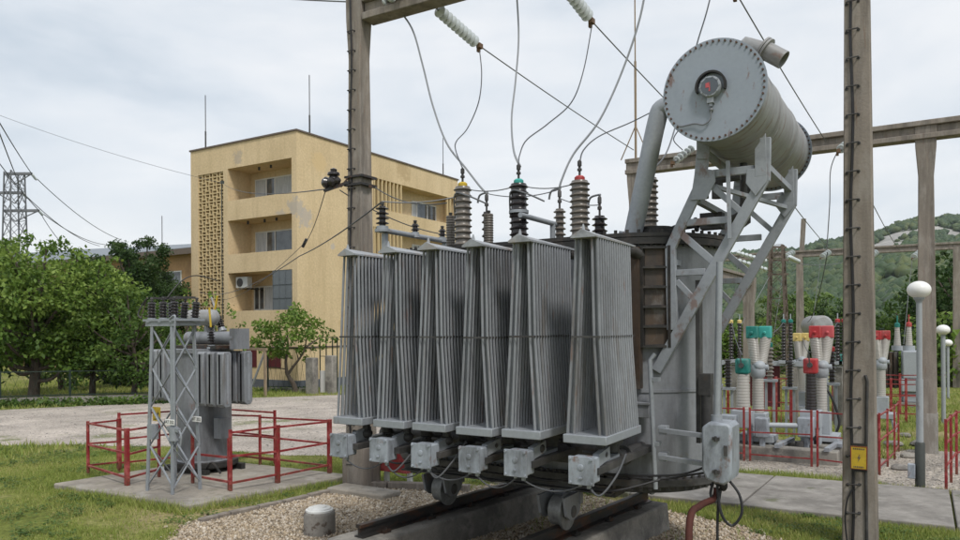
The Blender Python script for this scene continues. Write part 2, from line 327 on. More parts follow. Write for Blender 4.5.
T['road'] = gravelmat('worn_gravel_asphalt', (.33,.295,.262), (.42,.378,.338), (.52,.472,.425), 30, ((.13,.15,.05), .55, .57, .66, .75))
T['gravel'] = gravelmat('tan_gravel', (.19,.148,.10), (.37,.30,.215), (.54,.47,.375), 38, ((.085,.068,.05), .55, .57, .68, .55))
T['yard'] = gravelmat('sandy_yard', (.25,.225,.195), (.37,.335,.29), (.48,.44,.39), 30, ((.13,.14,.05), .8, .60, .72, .7))
T['path'] = mat('path_concrete', (.265,.247,.225), .93, 0, .2, .8, 55, .4, [((.13,.12,.108), 1.1, (1,1,1), .46, .68, .75), ((.37,.35,.32), 3, (1,1,1), .55, .75, .5), ((.09,.10,.045), 1.6, (1,1,1), .67, .76, .7)])
# ================================================================= ground sheets
mb = MB(); ds = [-60, 60, 4000]; ls = [-4000, 0, 4000]
vs = [(d*FX+l*RX, d*FY+l*RY, gz(d*FX+l*RX, d*FY+l*RY)) for d in ds for l in ls]
mb.add(vs, [(0,1,4,3),(1,2,5,4),(3,4,7,6),(4,5,8,7)])
o = mb.build('ground', T['ground'], smooth=False); tag(o, kind='structure')
def sheet(name, poly, m, lift, rag=0, step=.35):
    pts = []
    for i, p in enumerate(poly):
        q = poly[(i+1) % len(poly)]; n = max(1, int(math.dist(p, q)/step)) if rag else 1
        nx, ny = (q[1]-p[1]), -(q[0]-p[0]); l = math.hypot(nx, ny)+1e-9
        for k in range(n):
            t = k/n; x, y = p[0]+(q[0]-p[0])*t, p[1]+(q[1]-p[1])*t
            w = mnoise.noise(Vector((x*1.3, y*1.3, 3.1)))*rag+mnoise.noise(Vector((x*4, y*4, 8.1)))*rag*.5 if rag and k else 0
            pts.append((x+nx/l*w, y+ny/l*w))
    mb = MB(); mb.add([(x, y, gz(x, y)+lift) for x, y in pts], [tuple(range(len(pts)))])
    o = mb.build(name, m, smooth=False)
    me = o.data; bm = bmesh.new(); bm.from_mesh(me); bmesh.ops.triangulate(bm, faces=bm.faces)
    for f in bm.faces:
        if f.normal.z < 0: f.normal_flip()
    bm.to_mesh(me); bm.free(); tag(o, kind='structure'); return pts
def P2(px, py): v = gp(px, py); return (v.x, v.y)
ROAD = [P2(-260,447), P2(-60,446), P2(0,446), P2(90,445), P2(170,447), P2(240,452), P2(345,458), P2(420,457), P2(520,450), P2(560,415), P2(380,396), P2(345,395), P2(250,398), P2(130,404), P2(0,410), P2(-60,413), P2(-260,421)]
ROADP = sheet('road', ROAD, T['road'], .006, .28, .5)
GRAV = [P2(186,524), P2(344,490), P2(350,487), P2(420,487), P2(510,485), P2(640,506), P2(745,527), P2(800,552), P2(760,640), P2(300,660), P2(150,560)]
GRAVP = sheet('gravel_bed', GRAV, T['gravel'], .008, .12, .25)
PATH = [(-5.6, 9.2), (9, 9.2), (9, 11.55), (-5.6, 11.55)]
YARD = [(-4.6, 12.0), (-.75, 12.1), (-.45, 11.65), (2.6, 11.65), (3.2, 15.5), (1.2, 16.3), (-.3, 16.2), (-.6, 14.6), (-4.6, 14.9)]
YARDP = sheet('yard', YARD, T['yard'], .006, .2, .3)
PAD = [(-10.75, 5.75), (-7.75, 5.75), (-7.45, 8.45), (-10.75, 8.45)]
def kerbslab(name, poly, h, m, joints=None, bev=.02):
    mb = MB(); n = len(poly); vs = [(x, y, gz(x, y)-.15) for x, y in poly]+[(x, y, gz(x, y)+h) for x, y in poly]
    mb.add(vs, [tuple(range(n))[::-1], tuple(range(n, 2*n))]+[(i, (i+1) % n, n+(i+1) % n, n+i) for i in range(n)])
    o = mb.build(name, m, bevel=bev, smooth=False); tag(o, kind='structure'); return o
kerbslab('transformer_pad', PAD, .075, T['slab'])
# the path is cast in slabs with open joints between them
mb = MB(); xs = [-5.6, -3.35, -1.95, .25, 2.3, 4.6, 6.9, 9]
for i in range(len(xs)-1):
    for (ya, yb) in ((9.2, 10.36), (10.375, 11.55)):
        k = random.uniform(-.012, .012); q = [(xs[i]+.011, ya), (xs[i+1]-.011, ya), (xs[i+1]-.011+random.uniform(-.01,.01), yb), (xs[i]+.011, yb)]
        v8 = [(x, y, gz(x, y)-.1) for x, y in q]+[(x, y, gz(x, y)+.07+k*.5) for x, y in q]
        mb.add(v8, [(0,3,2,1),(4,5,6,7),(0,1,5,4),(1,2,6,5),(2,3,7,6),(3,0,4,7)])
o = mb.build('path', T['path'], bevel=.012, smooth=False); tag(o, kind='structure')
def inpoly(X, Y, poly):
    r = np.zeros(len(X), bool); n = len(poly)
    for i in range(n):
        x0, y0 = poly[i]; x1, y1 = poly[(i+1) % n]
        if y0 == y1: continue
        c = ((y0 > Y) != (y1 > Y)) & (X < (x1-x0)*(Y-y0)/(y1-y0)+x0); r ^= c
    return r
# edging stones along the gravel bed
def edging(name, a, b, w, h, label, n):
    mb = MB(); a, b = Vector(a), Vector(b)
    for i in range(n):
        p = a.lerp(b, i/n+.004); q = a.lerp(b, (i+1)/n-.004)
        for v in (p, q): v.z = gz(v.x, v.y)+h/2-.05+random.uniform(-.008, .008)
        mb.bar(p, q, w, h)
    o = mb.build(name, T['concrete'], bevel=.012); tag(o, label, 'kerb'); return o
edging('edging_kerb', gp(199,523), gp(352,488), .09, .105, 'narrow dark concrete kerb between the left lawn and the tan gravel', 6)
edging('edging_kerb', gp(350,487), gp(470,492), .12, .15, 'low concrete edging stones at the foot of the pole beside the red box', 3)
# ================================================================= grass blades
def scatter(n, lo, hi):
    """points spread evenly over the picture rows between two depths"""
    d = np.sqrt(RNG.uniform(lo**2, hi**2, n)) if hi < 12 else RNG.uniform(lo, hi, n)
    return d
def blades(name, x0, x1, y0, y1, n, h, w, excl, incl=None, bare=.1, thr=-.08, seed=0):
    X = RNG.uniform(x0, x1, n); Y = RNG.uniform(y0, y1, n); k = np.ones(n, bool)
    for p in excl: k &= ~inpoly(X, Y, p)
    if incl: k &= inpoly(X, Y, incl)
    X, Y = X[k], Y[k]
    nz = np.array([mnoise.noise(Vector((x*.7+seed, y*.7, 1.7)))+.5*mnoise.noise(Vector((x*2.6, y*2.6, 5.2+seed))) for x, y in zip(X, Y)])
    k = nz > thr+RNG.uniform(-.25, .25, len(X)); X, Y, nz = X[k], Y[k], nz[k]; m = len(X)
    D = X*FX+Y*FY; Z = -.03*(np.minimum(D, 60)-8)
    a = RNG.uniform(0, 2*PI, m); hh = h*RNG.uniform(.45, 1.25, m)*(1+.5*np.clip(nz, -.5, .8)); ww = w*RNG.uniform(.7, 1.3, m); ln = RNG.uniform(.1, .8, m)*hh; la = RNG.uniform(0, 2*PI, m)
    dx, dy = np.cos(a)*ww/2, np.sin(a)*ww/2
    V = np.empty((m, 3, 3)); V[:,0] = np.stack([X-dx, Y-dy, Z-.005], 1); V[:,1] = np.stack([X+dx, Y+dy, Z-.005], 1)
    V[:,2] = np.stack([X+np.cos(la)*ln, Y+np.sin(la)*ln, Z+hh], 1)
    vary = np.repeat(np.clip(RNG.normal(.5, .22, m)-.25*nz, 0, 1), 3)
    o = npmesh(name, V.reshape(-1, 3), np.arange(m*3).reshape(m, 3), T['blade'], attr=vary); tag(o, kind='stuff'); return o
PADX = [(-10.78, 5.72), (-7.72, 5.72), (-7.42, 8.48), (-10.78, 8.48)]
PATHX = [(-5.6, 9.2), (9, 9.2), (9, 11.55), (-5.6, 11.55)]
blades('lawn_grass', -19, -4.2, 1.2, 12.5, 330000, .044, .011, [ROADP, GRAVP, PADX, PATHX])
blades('grass_strip', -4.4, 1.6, 6.0, 9.2, 80000, .06, .012, [GRAVP, PATHX], thr=-.45, seed=4)
blades('grass_verge', -5.6, 1.6, 11.55, 12.25, 14000, .08, .012, [PATHX, YARDP], thr=-.4, seed=9)
blades('pad_edge_grass', -10.95, -7.3, 5.55, 8.65, 26000, .09, .012, [[(-10.72, 5.78), (-7.78, 5.78), (-7.48, 8.42), (-10.72, 8.42)]], [(-10.95, 5.55), (-7.55, 5.55), (-7.25, 8.65), (-10.95, 8.65)], thr=-.15, seed=3)
blades('meadow_grass', -12, 14, 14, 40, 90000, .11, .03, [ROADP, YARDP], thr=-.5, seed=12)
blades('meadow_grass', -50, -14, 5, 38, 90000, .16, .035, [ROADP], thr=-.5, seed=15)
def clover(name, n, x0, x1, y0, y1, excl):
    cx, cy = RNG.uniform(x0, x1, n), RNG.uniform(y0, y1, n); k = np.ones(n, bool)
    for p in excl: k &= ~inpoly(cx, cy, p)
    k &= np.array([mnoise.noise(Vector((a*.9+40, b*.9, 3.3))) > .02 for a, b in zip(cx, cy)]); cx, cy = cx[k], cy[k]; m = 26
    N_ = len(cx)*m; R = RNG.random(N_)**.6*np.repeat(RNG.uniform(.05, .2, len(cx)), m); A = RNG.uniform(0, 2*PI, N_)
    X = np.repeat(cx, m)+np.cos(A)*R; Y = np.repeat(cy, m)+np.sin(A)*R; D = X*FX+Y*FY; Z = -.03*(D-8)+RNG.uniform(.015, .05, N_)
    s_ = RNG.uniform(.008, .02, N_); b = RNG.uniform(0, 2*PI, N_); V = np.empty((N_, 4, 3))
    for i in range(4):
        q = b+i*PI/2; rr = s_*(1.25 if i % 2 else .8); V[:,i] = np.stack([X+np.cos(q)*rr, Y+np.sin(q)*rr, Z+RNG.uniform(-.008, .008, N_)], 1)
    o = npmesh(name, V.reshape(-1, 3), np.arange(N_*4).reshape(N_, 4), T['leafmid'], attr=np.repeat(np.clip(RNG.normal(.5, .25, N_), 0, 1), 4)); tag(o, kind='stuff')
clover('clover', 2600, -17, -4.5, 2.5, 12, [ROADP, GRAVP, PADX]); clover('clover', 500, -4, 1.5, 6, 9.2, [GRAVP, PATHX])
blades('gravel_weeds', -9, -.5, 4.3, 9, 9000, .07, .012, [PATHX], GRAVP, thr=.42, seed=31)
def pebbles(name, poly, n, r0, r1, m, excl=()):
    P = np.array(poly); X = RNG.uniform(P[:,0].min(), P[:,0].max(), n); Y = RNG.uniform(P[:,1].min(), P[:,1].max(), n); k = inpoly(X, Y, poly)
    for e in excl: k &= ~inpoly(X, Y, e)
    sp_ = .02+.14*RNG.random(n)**3; X = X+RNG.normal(0, 1, n)*sp_; Y = Y+RNG.normal(0, 1, n)*sp_
    D = X*FX+Y*FY; k &= D > 4.2; X, Y, D = X[k], Y[k], D[k]; m_ = len(X); Z = -.03*(D-8)
    base = np.array([(1,0,0),(0,1,0),(-1,0,0),(0,-1,0),(0,0,.8),(0,0,-.6)], float); F0 = np.array([(0,1,4),(1,2,4),(2,3,4),(3,0,4),(1,0,5),(2,1,5),(3,2,5),(0,3,5)])
    r = (r0*(r1/r0)**(RNG.random(m_)**1.6))[:,None,None]
    V = base[None]*r*RNG.uniform(.6, 1.3, (m_, 6, 3)); a = RNG.uniform(0, 2*PI, m_); c, s = np.cos(a)[:,None], np.sin(a)[:,None]
    x = V[:,:,0]*c-V[:,:,1]*s; y = V[:,:,0]*s+V[:,:,1]*c; V = np.stack([x+X[:,None], y+Y[:,None], V[:,:,2]+(Z+.010)[:,None]], 2)
    F = (F0[None]+(np.arange(m_)*6)[:,None,None]).reshape(-1, 3)
    o = npmesh(name, V.reshape(-1, 3), F, m, attr=np.repeat(RNG.random(m_), 6)); tag(o, kind='stuff'); return o
def stonemat(name, cols):
    m, nt, N, L = nodes_of(name); at = N('ShaderNodeAttribute', attribute_name='vary')
    r = ramp(nt, [(i/(len(cols)-1), c) for i, c in enumerate(cols)]); L(at.outputs['Fac'], r.inputs[0])
    p = N('ShaderNodeBsdfPrincipled', Roughness=.85); p.inputs['Specular IOR Level'].default_value = .2; L(r.outputs[0], p.inputs['Base Color'])
    o = N('ShaderNodeOutputMaterial'); L(p.outputs[0], o.inputs[0]); return m
T['stone'] = stonemat('gravel_stones', [(.14,.11,.078), (.34,.268,.185), (.46,.375,.27), (.39,.335,.275), (.60,.54,.455)])
T['stonegrey'] = stonemat('grey_stones', [(.22,.205,.185), (.33,.31,.285), (.40,.375,.35), (.50,.475,.44)])
pebbles('gravel_stones', GRAV, 80000, .006, .030, T['stone'])
pebbles('road_stones', ROAD, 9000, .008, .03, T['stonegrey'])
pebbles('yard_stones', YARD, 6000, .006, .02, T['stonegrey'])
# ================================================================= hills and their forest
def interp(x, xs, ys): return float(np.interp(x, xs, ys))
RPX = [-900, -400, 0, 300, 600, 700, 760, 792, 800, 815, 840, 860, 880, 900, 915, 930, 960, 1000, 1200, 1600, 2300]
RPY = [305, 300, 298, 292, 277, 263, 258, 256, 254, 250, 246, 242, 237, 229, 225, 222, 222, 224, 216, 230, 270]
HD0, HD1 = 190.0, 760.0
def hillz(px, d):
    top = (HZ-interp(px, RPX, RPY))/FOC*HD1+EYE
    t = max(0, min(1.25, (d-HD0)/(HD1-HD0)))
    x, y = d*FX+(px-480)/FOC*d*RX, d*FY+(px-480)/FOC*d*RY
    if t <= 1: p = (t**1.15)*(1-.12*math.sin(PI*t))
    else: p = 1-(t-1)*1.6
    n = mnoise.noise(Vector((x*.006, y*.006, 2.2)))*13+mnoise.noise(Vector((x*.018, y*.018, 7.2)))*5+mnoise.noise(Vector((x*.06, y*.06, 4.2)))*1.6
    return -1.6+(top+1.6)*p+n*min(1, t*3)*(.35 if .92 < t < 1.06 else .8), x, y
def rocky(px, d, x, y):
    t = (d-HD0)/(HD1-HD0); n = mnoise.noise(Vector((x*.02, y*.02, 1.3)))+.8*mnoise.noise(Vector((x*.06, y*.06, 6.3)))+.4*mnoise.noise(Vector((x*.15, y*.15, 3.3)))
    w = max(0, 1-abs(px-868)/120)*max(0, 1-abs(t-.80)/.22)
    return w*1.35+n*1.1-.40 if w > 0 else -1
def hillmat():
    m, nt, N, L = nodes_of('hill_soil_and_rock'); tc = N('ShaderNodeTexCoord').outputs['Object']; at = N('ShaderNodeAttribute', attribute_name='vary')
    n = N('ShaderNodeTexNoise', Scale=.05, Detail=8.0, Roughness=.7); L(tc, n.inputs['Vector'])
    g = ramp(nt, [(.3, (.03,.05,.022)), (.7, (.075,.10,.04))]); L(n.outputs['Fac'], g.inputs[0])
    k = ramp(nt, [(.3, (.20,.195,.185)), (.7, (.44,.425,.40))]); L(n.outputs['Fac'], k.inputs[0])
    mr = N('ShaderNodeMapRange'); mr.inputs[1].default_value = .3; mr.inputs[2].default_value = .55; L(at.outputs['Fac'], mr.inputs[0])
    c = mixc(N, L, mr.outputs[0], g.outputs[0], k.outputs[0])
    p = N('ShaderNodeBsdfPrincipled', Roughness=.95); p.inputs['Specular IOR Level'].default_value = .1; L(c, p.inputs['Base Color'])
    o = N('ShaderNodeOutputMaterial'); L(p.outputs[0], o.inputs[0]); return m
T['hill'] = hillmat()
pxs = np.concatenate([np.linspace(-900, 690, 140), np.linspace(695, 1060, 220), np.linspace(1065, 2300, 100)]); dd = np.concatenate([np.linspace(HD0, HD1, 130), np.linspace(HD1+12, HD1*1.25, 10)])
V = []; A = []
for d in dd:
    for px in pxs:
        z, x, y = hillz(px, d); rk = rocky(px, d, x, y); V.append((x, y, z)); A.append(max(0, min(1, rk+.30)))
nx = len(pxs); F = [(j*nx+i, j*nx+i+1, (j+1)*nx+i+1, (j+1)*nx+i) for j in range(len(dd)-1) for i in range(nx-1)]
o = npmesh('hill', np.array(V), np.array(F), T['hill'], attr=np.array(A), smooth=True); tag(o, kind='structure')
def icos(sub):
    bm = bmesh.new(); bmesh.ops.create_icosphere(bm, subdivisions=sub, radius=1); v = np.array([x.co[:] for x in bm.verts]); f = np.array([[q.index for q in p.verts] for p in bm.faces]); bm.free(); return v, f
IV, IF = icos(1)
def canopy(name, n, plo, phi, dlo, dhi, r0, r1, m, zfun):
    cs = []; 
    while len(cs) < n:
        d = math.sqrt(random.uniform(dlo**2, dhi**2)); px = random.uniform(plo, phi)
        z, x, y = zfun(px, d)
        rk = rocky(px, d, x, y)
        if rk > random.uniform(-.3, .12): continue
        if mnoise.noise(Vector((x*.03, y*.03, 9.9))) < -.42: continue
        cs.append((x, y, z, random.uniform(r0, r1)))
    cs = np.array(cs); n = len(cs)
    V = IV[None]*RNG.uniform(.72, 1.28, (n, len(IV), 1))*cs[:,3][:,None,None]*np.array([1,1,1.05])*RNG.uniform(.75,1.25,(n,1,3)); V[:,:,2] += cs[:,3][:,None]*.55; V += cs[:,None,:3]
    F = (IF[None]+(np.arange(n)*len(IV))[:,None,None]).reshape(-1, 3)
    va = np.clip(RNG.random(n)[:,None]*.75+RNG.uniform(0,.35,(n,len(IV))), 0, 1).ravel()
    o = npmesh(name, V.reshape(-1, 3), F, m, attr=va, smooth=False); tag(o, kind='stuff'); return o
canopy('hill_forest', 24000, 690, 1080, HD0+20, HD1*1.02, 1.5, 4.2, T['leaffar'], hillz)
canopy('hill_forest', 3500, -500, 690, HD0+20, HD1*1.02, 3, 7, T['leaffar'], hillz)

# ================================================================= the air
mb = MB(); mb.b2(-1250, 1250, -300, 1250, -5.0, 215)
m, nt, N, L = nodes_of('thin_haze'); p = N('ShaderNodeVolumePrincipled', Density=.00011, Anisotropy=.2); p.inputs['Color'].default_value = (.82,.88,.95,1)
o_ = N('ShaderNodeOutputMaterial'); L(p.outputs[0], o_.inputs['Volume'])
o = mb.build('haze', m, smooth=False); tag(o, kind='stuff')
# ================================================================= trees
def leafmass(name, clumps, per, size, m, parent, droop=.3, jit=.35):
    """leaf-sized folded faces through the clumps' volume"""
    Vs = []; va = []
    for (c, r) in clumps:
        n = int(per*(r[0]*r[1]*r[2])**(2/3.)); n = max(n, 12)
        u = RNG.normal(size=(n, 3)); u /= np.linalg.norm(u, axis=1)[:,None]
        rad = RNG.random(n)**.45; lump = np.array([1+.45*mnoise.noise(Vector(v*1.9)+Vector(c)*1.7) for v in u])
        p = np.array(c)+u*np.array(r)*(rad*lump)[:,None]
        d = u*.7+RNG.normal(size=(n, 3))*.8; d[:,2] -= droop; d /= np.linalg.norm(d, axis=1)[:,None]
        nn = RNG.normal(size=(n, 3))*.7+np.array([0,0,1.0]); s = np.cross(d, nn); s /= np.linalg.norm(s, axis=1)[:,None]+1e-9
        up = np.cross(s, d); L = (size*RNG.uniform(.6, 1.35, n))[:,None]; W = L*.30
        q = np.stack([p-d*L*.5, p+s*W-up*L*.06, p+d*L*.5-up*L*.12, p-s*W-up*L*.06], 1); Vs.append(q.reshape(-1, 3))
        tone = random.uniform(-.26, .26); va.append(np.repeat(np.clip(RNG.normal(.5, .2, n)+tone+.12*u[:,2], 0, 1), 4))
    V = np.concatenate(Vs); k = len(V)//4
    F = np.empty((k*2, 3), int); i = np.arange(k)*4; F[0::2] = np.stack([i, i+1, i+2], 1); F[1::2] = np.stack([i, i+2, i+3], 1)
    return npmesh(name, V, F, m, parent, attr=np.concatenate(va))
def tree(name, x, y, h, w, clumps, leaf, trunk, label, group=None, per=300, size=.2, z=None, trunk_h=.3, tr=.13, bend=.2, spread=.33, shape='round', low=.22):
    z0 = gz(x, y) if z is None else z
    t = thing(name, (x, y, z0), label, 'tree', group)
    top = Vector((x+random.uniform(-bend, bend), y+random.uniform(-bend, bend), z0+h*.72)); b = Vector((x, y, z0-.1))
    mb = MB(); mid = b.lerp(top, .45)+Vector((random.uniform(-bend, bend), random.uniform(-bend, bend), 0))
    path = smoothpath([b, mid, top], 6); k = len(path); mb.tube(path, [tr*(1.15-.95*i/(k-1)) for i in range(k)], 8)
    cl = []
    for i in range(clumps):
        f = (i+.5)/clumps; zz = low+(.97-low)*f
        if shape == 'round': rr = math.sin(PI*min(1, max(.12, (zz-low*.6)/(1.03-low*.6))))**.6
        elif shape == 'full': rr = math.sqrt(max(.05, 1-abs(zz-.5)**2.6*5.2)) if abs(zz-.5) < .5 else .3
        elif shape == 'cone': rr = 1.05*(1-zz)**.8+.08
        else: rr = .55+.45*math.sin(PI*zz)
        a = i*2.399+random.uniform(-.4, .4); q = math.sqrt(random.random())*.85 if i % 3 else random.uniform(.75, 1.0)
        R = w/2*rr*q; s = w*spread*random.uniform(.55, 1.0)*(.55 if f > .82 else 1)
        c = Vector((x+math.cos(a)*R, y+math.sin(a)*R, z0+h*zz-s*.3)); cl.append((c, (s*.62, s*.62, s*random.uniform(.38, .55))))
        if i % 2 == 0:
            bp = path[min(k-2, int(k*(.3+.5*f)))]; m1 = bp.lerp(c, .5)+Vector((0, 0, -.06*h*random.random()))
            mb.tube(smoothpath([bp, m1, c], 4), [tr*.42, tr*.40, tr*.37, tr*.34, tr*.3, tr*.26, tr*.22, tr*.16, tr*.1], 5)
    mb.build('trunk', T['bark'], t); leafmass('crown', cl, per, size, T[leaf], t); return t
def P3(px, py): return gp(px, py)
g = 'trees along the road fence'
def ptree(px, d, **k):
    v = atd(px, 328, d); return dict(x=v.x, y=v.y, **k)
tree('broadleaf_tree', **ptree(33, 28.8), h=6.8, w=5.6, clumps=74, spread=.28, leaf='leaf', trunk=0, per=520, size=.18, tr=.22, label='bushy fresh green tree with a thick dark trunk behind the road fence', group=g, low=.29, bend=.3)
tree('broadleaf_tree', **ptree(-28, 31), h=6.9, w=6.0, clumps=44, leaf='leafmid', trunk=0, per=330, size=.22, tr=.2, label='dark green tree cut by the left edge of the photo', group=g, low=.36)
tree('broadleaf_tree', **ptree(92, 30), h=6.1, w=5.0, clumps=64, spread=.29, leaf='leaf', trunk=0, per=470, size=.175, tr=.13, label='spreading light green tree right of the thick dark trunk', group=g, low=.29, bend=.3)
tree('broadleaf_tree', **ptree(133, 29), h=4.7, w=4.2, clumps=54, spread=.29, leaf='leafmid', trunk=0, per=430, size=.17, tr=.12, label='low leafy tree just left of the small transformer', group=g, low=.24)
tree('dense_tree', **ptree(137, 41), h=8.7, w=5.0, clumps=70, leaf='leafdark', trunk=0, per=1500, size=.15, tr=.2, label='dense dark green rounded tree before the long low building', low=.12, spread=.42, shape='full')
tree('broadleaf_tree', **ptree(62, 37), h=5.6, w=5.0, clumps=46, spread=.27, leaf='leafmid', trunk=0, per=330, size=.22, tr=.14, label='mid green tree behind the trees of the road fence', group=g, low=.15)
tree('broadleaf_tree', **ptree(190, 33), h=5.0, w=3.6, clumps=26, leaf='leaf', trunk=0, per=260, size=.2, tr=.09, label='thin light green tree standing before the lattice screen of the building', group=g, low=.18, spread=.26)
tree('broadleaf_tree', **ptree(222, 32.5), h=4.2, w=2.8, clumps=22, leaf='leaf', trunk=0, per=260, size=.18, tr=.08, label='sparse young tree showing above the small transformer', group=g, low=.2, spread=.26)
# the small crooked tree by the yellow building
def crooked():
    v = atd(294, 328, 34); x, y, z0 = v.x, v.y, gz(v.x, v.y); t = thing('crooked_tree', (x, y, z0), 'small crooked fruit tree with bare forked trunk in front of the yellow building', 'tree')
    S = 34/FOC
    def q(px, py, dz=0): return Vector((x+(px-294)*S*RX+dz*FX, y+(px-294)*S*RY+dz*FY, EYE+(HZ-py)*S))
    mb = MB(); base = [q(296,393), q(294,384), q(289,376), q(286,370)]
    mb.tube(smoothpath(base, 5), [.13-.004*i for i in range(16)], 8)
    for pts, r in (([q(287,372), q(286,360), q(288,345), q(287,325)], .085), ([q(288,373), q(293,366), q(300,357), q(305,348), q(308,338,-.3)], .08), ([q(292,366), q(296,360,.4), q(292,350,.8)], .05), ([q(306,346), q(314,340,.3), q(322,334,.4)], .05), ([q(287,352), q(278,346,.3), q(266,342,.5)], .05), ([q(286,368), q(272,366,.2), q(266,366,.2)], .03)):
        p = smoothpath(pts, 5); mb.tube(p, [r*(1-.7*i/(len(p)-1)) for i in range(len(p))], 6)
    mb.build('trunk', T['bark'], t)
    cl = []
    for (px, py, r) in ((287,318,13),(300,314,10),(276,326,12),(262,330,10),(254,338,9),(266,346,10),(280,342,11),(296,336,12),(286,352,7),(274,356,7),(300,350,6),(312,333,8),(322,327,8),(328,337,6),(304,324,10),(292,308,6),(256,326,6),(316,346,4),(310,358,4),(312,366,4)):
        for k in range(3):
            cl.append((q(px+random.uniform(-6,6), py+random.uniform(-4,4), random.uniform(-1.2,1.2)*(r/10)), (r*S*.95, r*S*.95, r*S*.75)))
    leafmass('crown', cl, 330, .19, T['leaf'], t)
crooked()
# low weeds at its foot: one mass
mbp = [atd(px, 328, 34.6) for px in (262, 272, 282, 292, 302, 312)]
cl = [(Vector((p.x, p.y, gz(p.x, p.y)+.10)), (.5, .35, .16)) for p in mbp]
t_ = thing('weeds', (mbp[2].x, mbp[2].y, gz(mbp[2].x, mbp[2].y)), None, None); t_['kind'] = 'stuff'; leafmass('weed_leaves', cl, 420, .14, T['leafmid'], t_)['kind'] = 'stuff'
# brambles at the foot of the low wall
def roadedge(px0, px1, d0, d1, n, r, leafm, size=.14, zo=.12):
    cl = []
    for i in range(n):
        f = random.random(); px = px0+(px1-px0)*f; p = atd(px, 328, d0+(d1-d0)*f+random.uniform(-.3, .3)); s = r*random.uniform(.5, 1.2)
        cl.append((Vector((p.x, p.y, gz(p.x, p.y)+zo)), (s, s, s*.5)))
    t = thing('undergrowth', (cl[0][0].x, cl[0][0].y, gz(cl[0][0].x, cl[0][0].y)), None, None); t['kind'] = 'stuff'
    leafmass('undergrowth_leaves', cl, 380, size, leafm, t)['kind'] = 'stuff'
roadedge(-60, 150, 25.6, 27.6, 70, .42, T['leafmid'])
roadedge(140, 235, 27.6, 29.5, 24, .5, T['leafdark'])
# right-hand background trees
gb = 'trees behind the switchyard'
R_ = [(793, 62, 7.0, 5.6, 'leafmid', 'dark rounded tree behind the faded red breaker cap', .12), (818, 66, 7.2, 6.4, 'leafmid', 'broad mid green tree beyond the grey oil tank', .12), (840, 60, 6.0, 5, 'leafdark', 'dark tree half hidden by the foreground pole', .12),
      (872, 55, 4.6, 4.4, 'leafdark', 'small dark bush tree left of the pale transformers', .1), (893, 58, 4.4, 4, 'leafmid', 'round bush tree behind the pale transformers', .1), (912, 50, 5.8, 4.4, 'leafmid', 'mid green tree behind the gantry column with the lamp', .1),
      (938, 44, 7.2, 4.6, 'leafdark', 'tall dark tree right of the gantry column', .06), (962, 40, 7.6, 5.0, 'leafdark', 'tall dark tree at the right edge of the photo', .06), (985, 46, 8.0, 6, 'leafmid', 'tall tree just outside the right edge', .06),
      (732, 50, 4.2, 4.6, 'leaf', 'light green tree just right of the large transformer', .1), (758, 56, 4.6, 5, 'leafmid', 'bushy tree behind the teal breaker caps', .1), (775, 70, 5.4, 5.4, 'leafdark', 'dark tree behind the lattice mast', .1), (712, 52, 4.4, 5, 'leafmid', 'tree mostly hidden by the large transformer tank', .1),
      (948, 37, 4.0, 4.2, 'leaf', 'light green bushy tree behind the small globe lamps', .08), (922, 60, 5.0, 5, 'leafmid', 'mid green tree between the pale transformers and the column', .1)]
for (px, d, h, w, lf, lab, low) in R_:
    tree('background_tree', **ptree(px, d), h=h, w=w, clumps=34, leaf=lf, trunk=0, per=170, size=.33, tr=.15, label=lab, group=gb, low=low, spread=.42, shape='full')
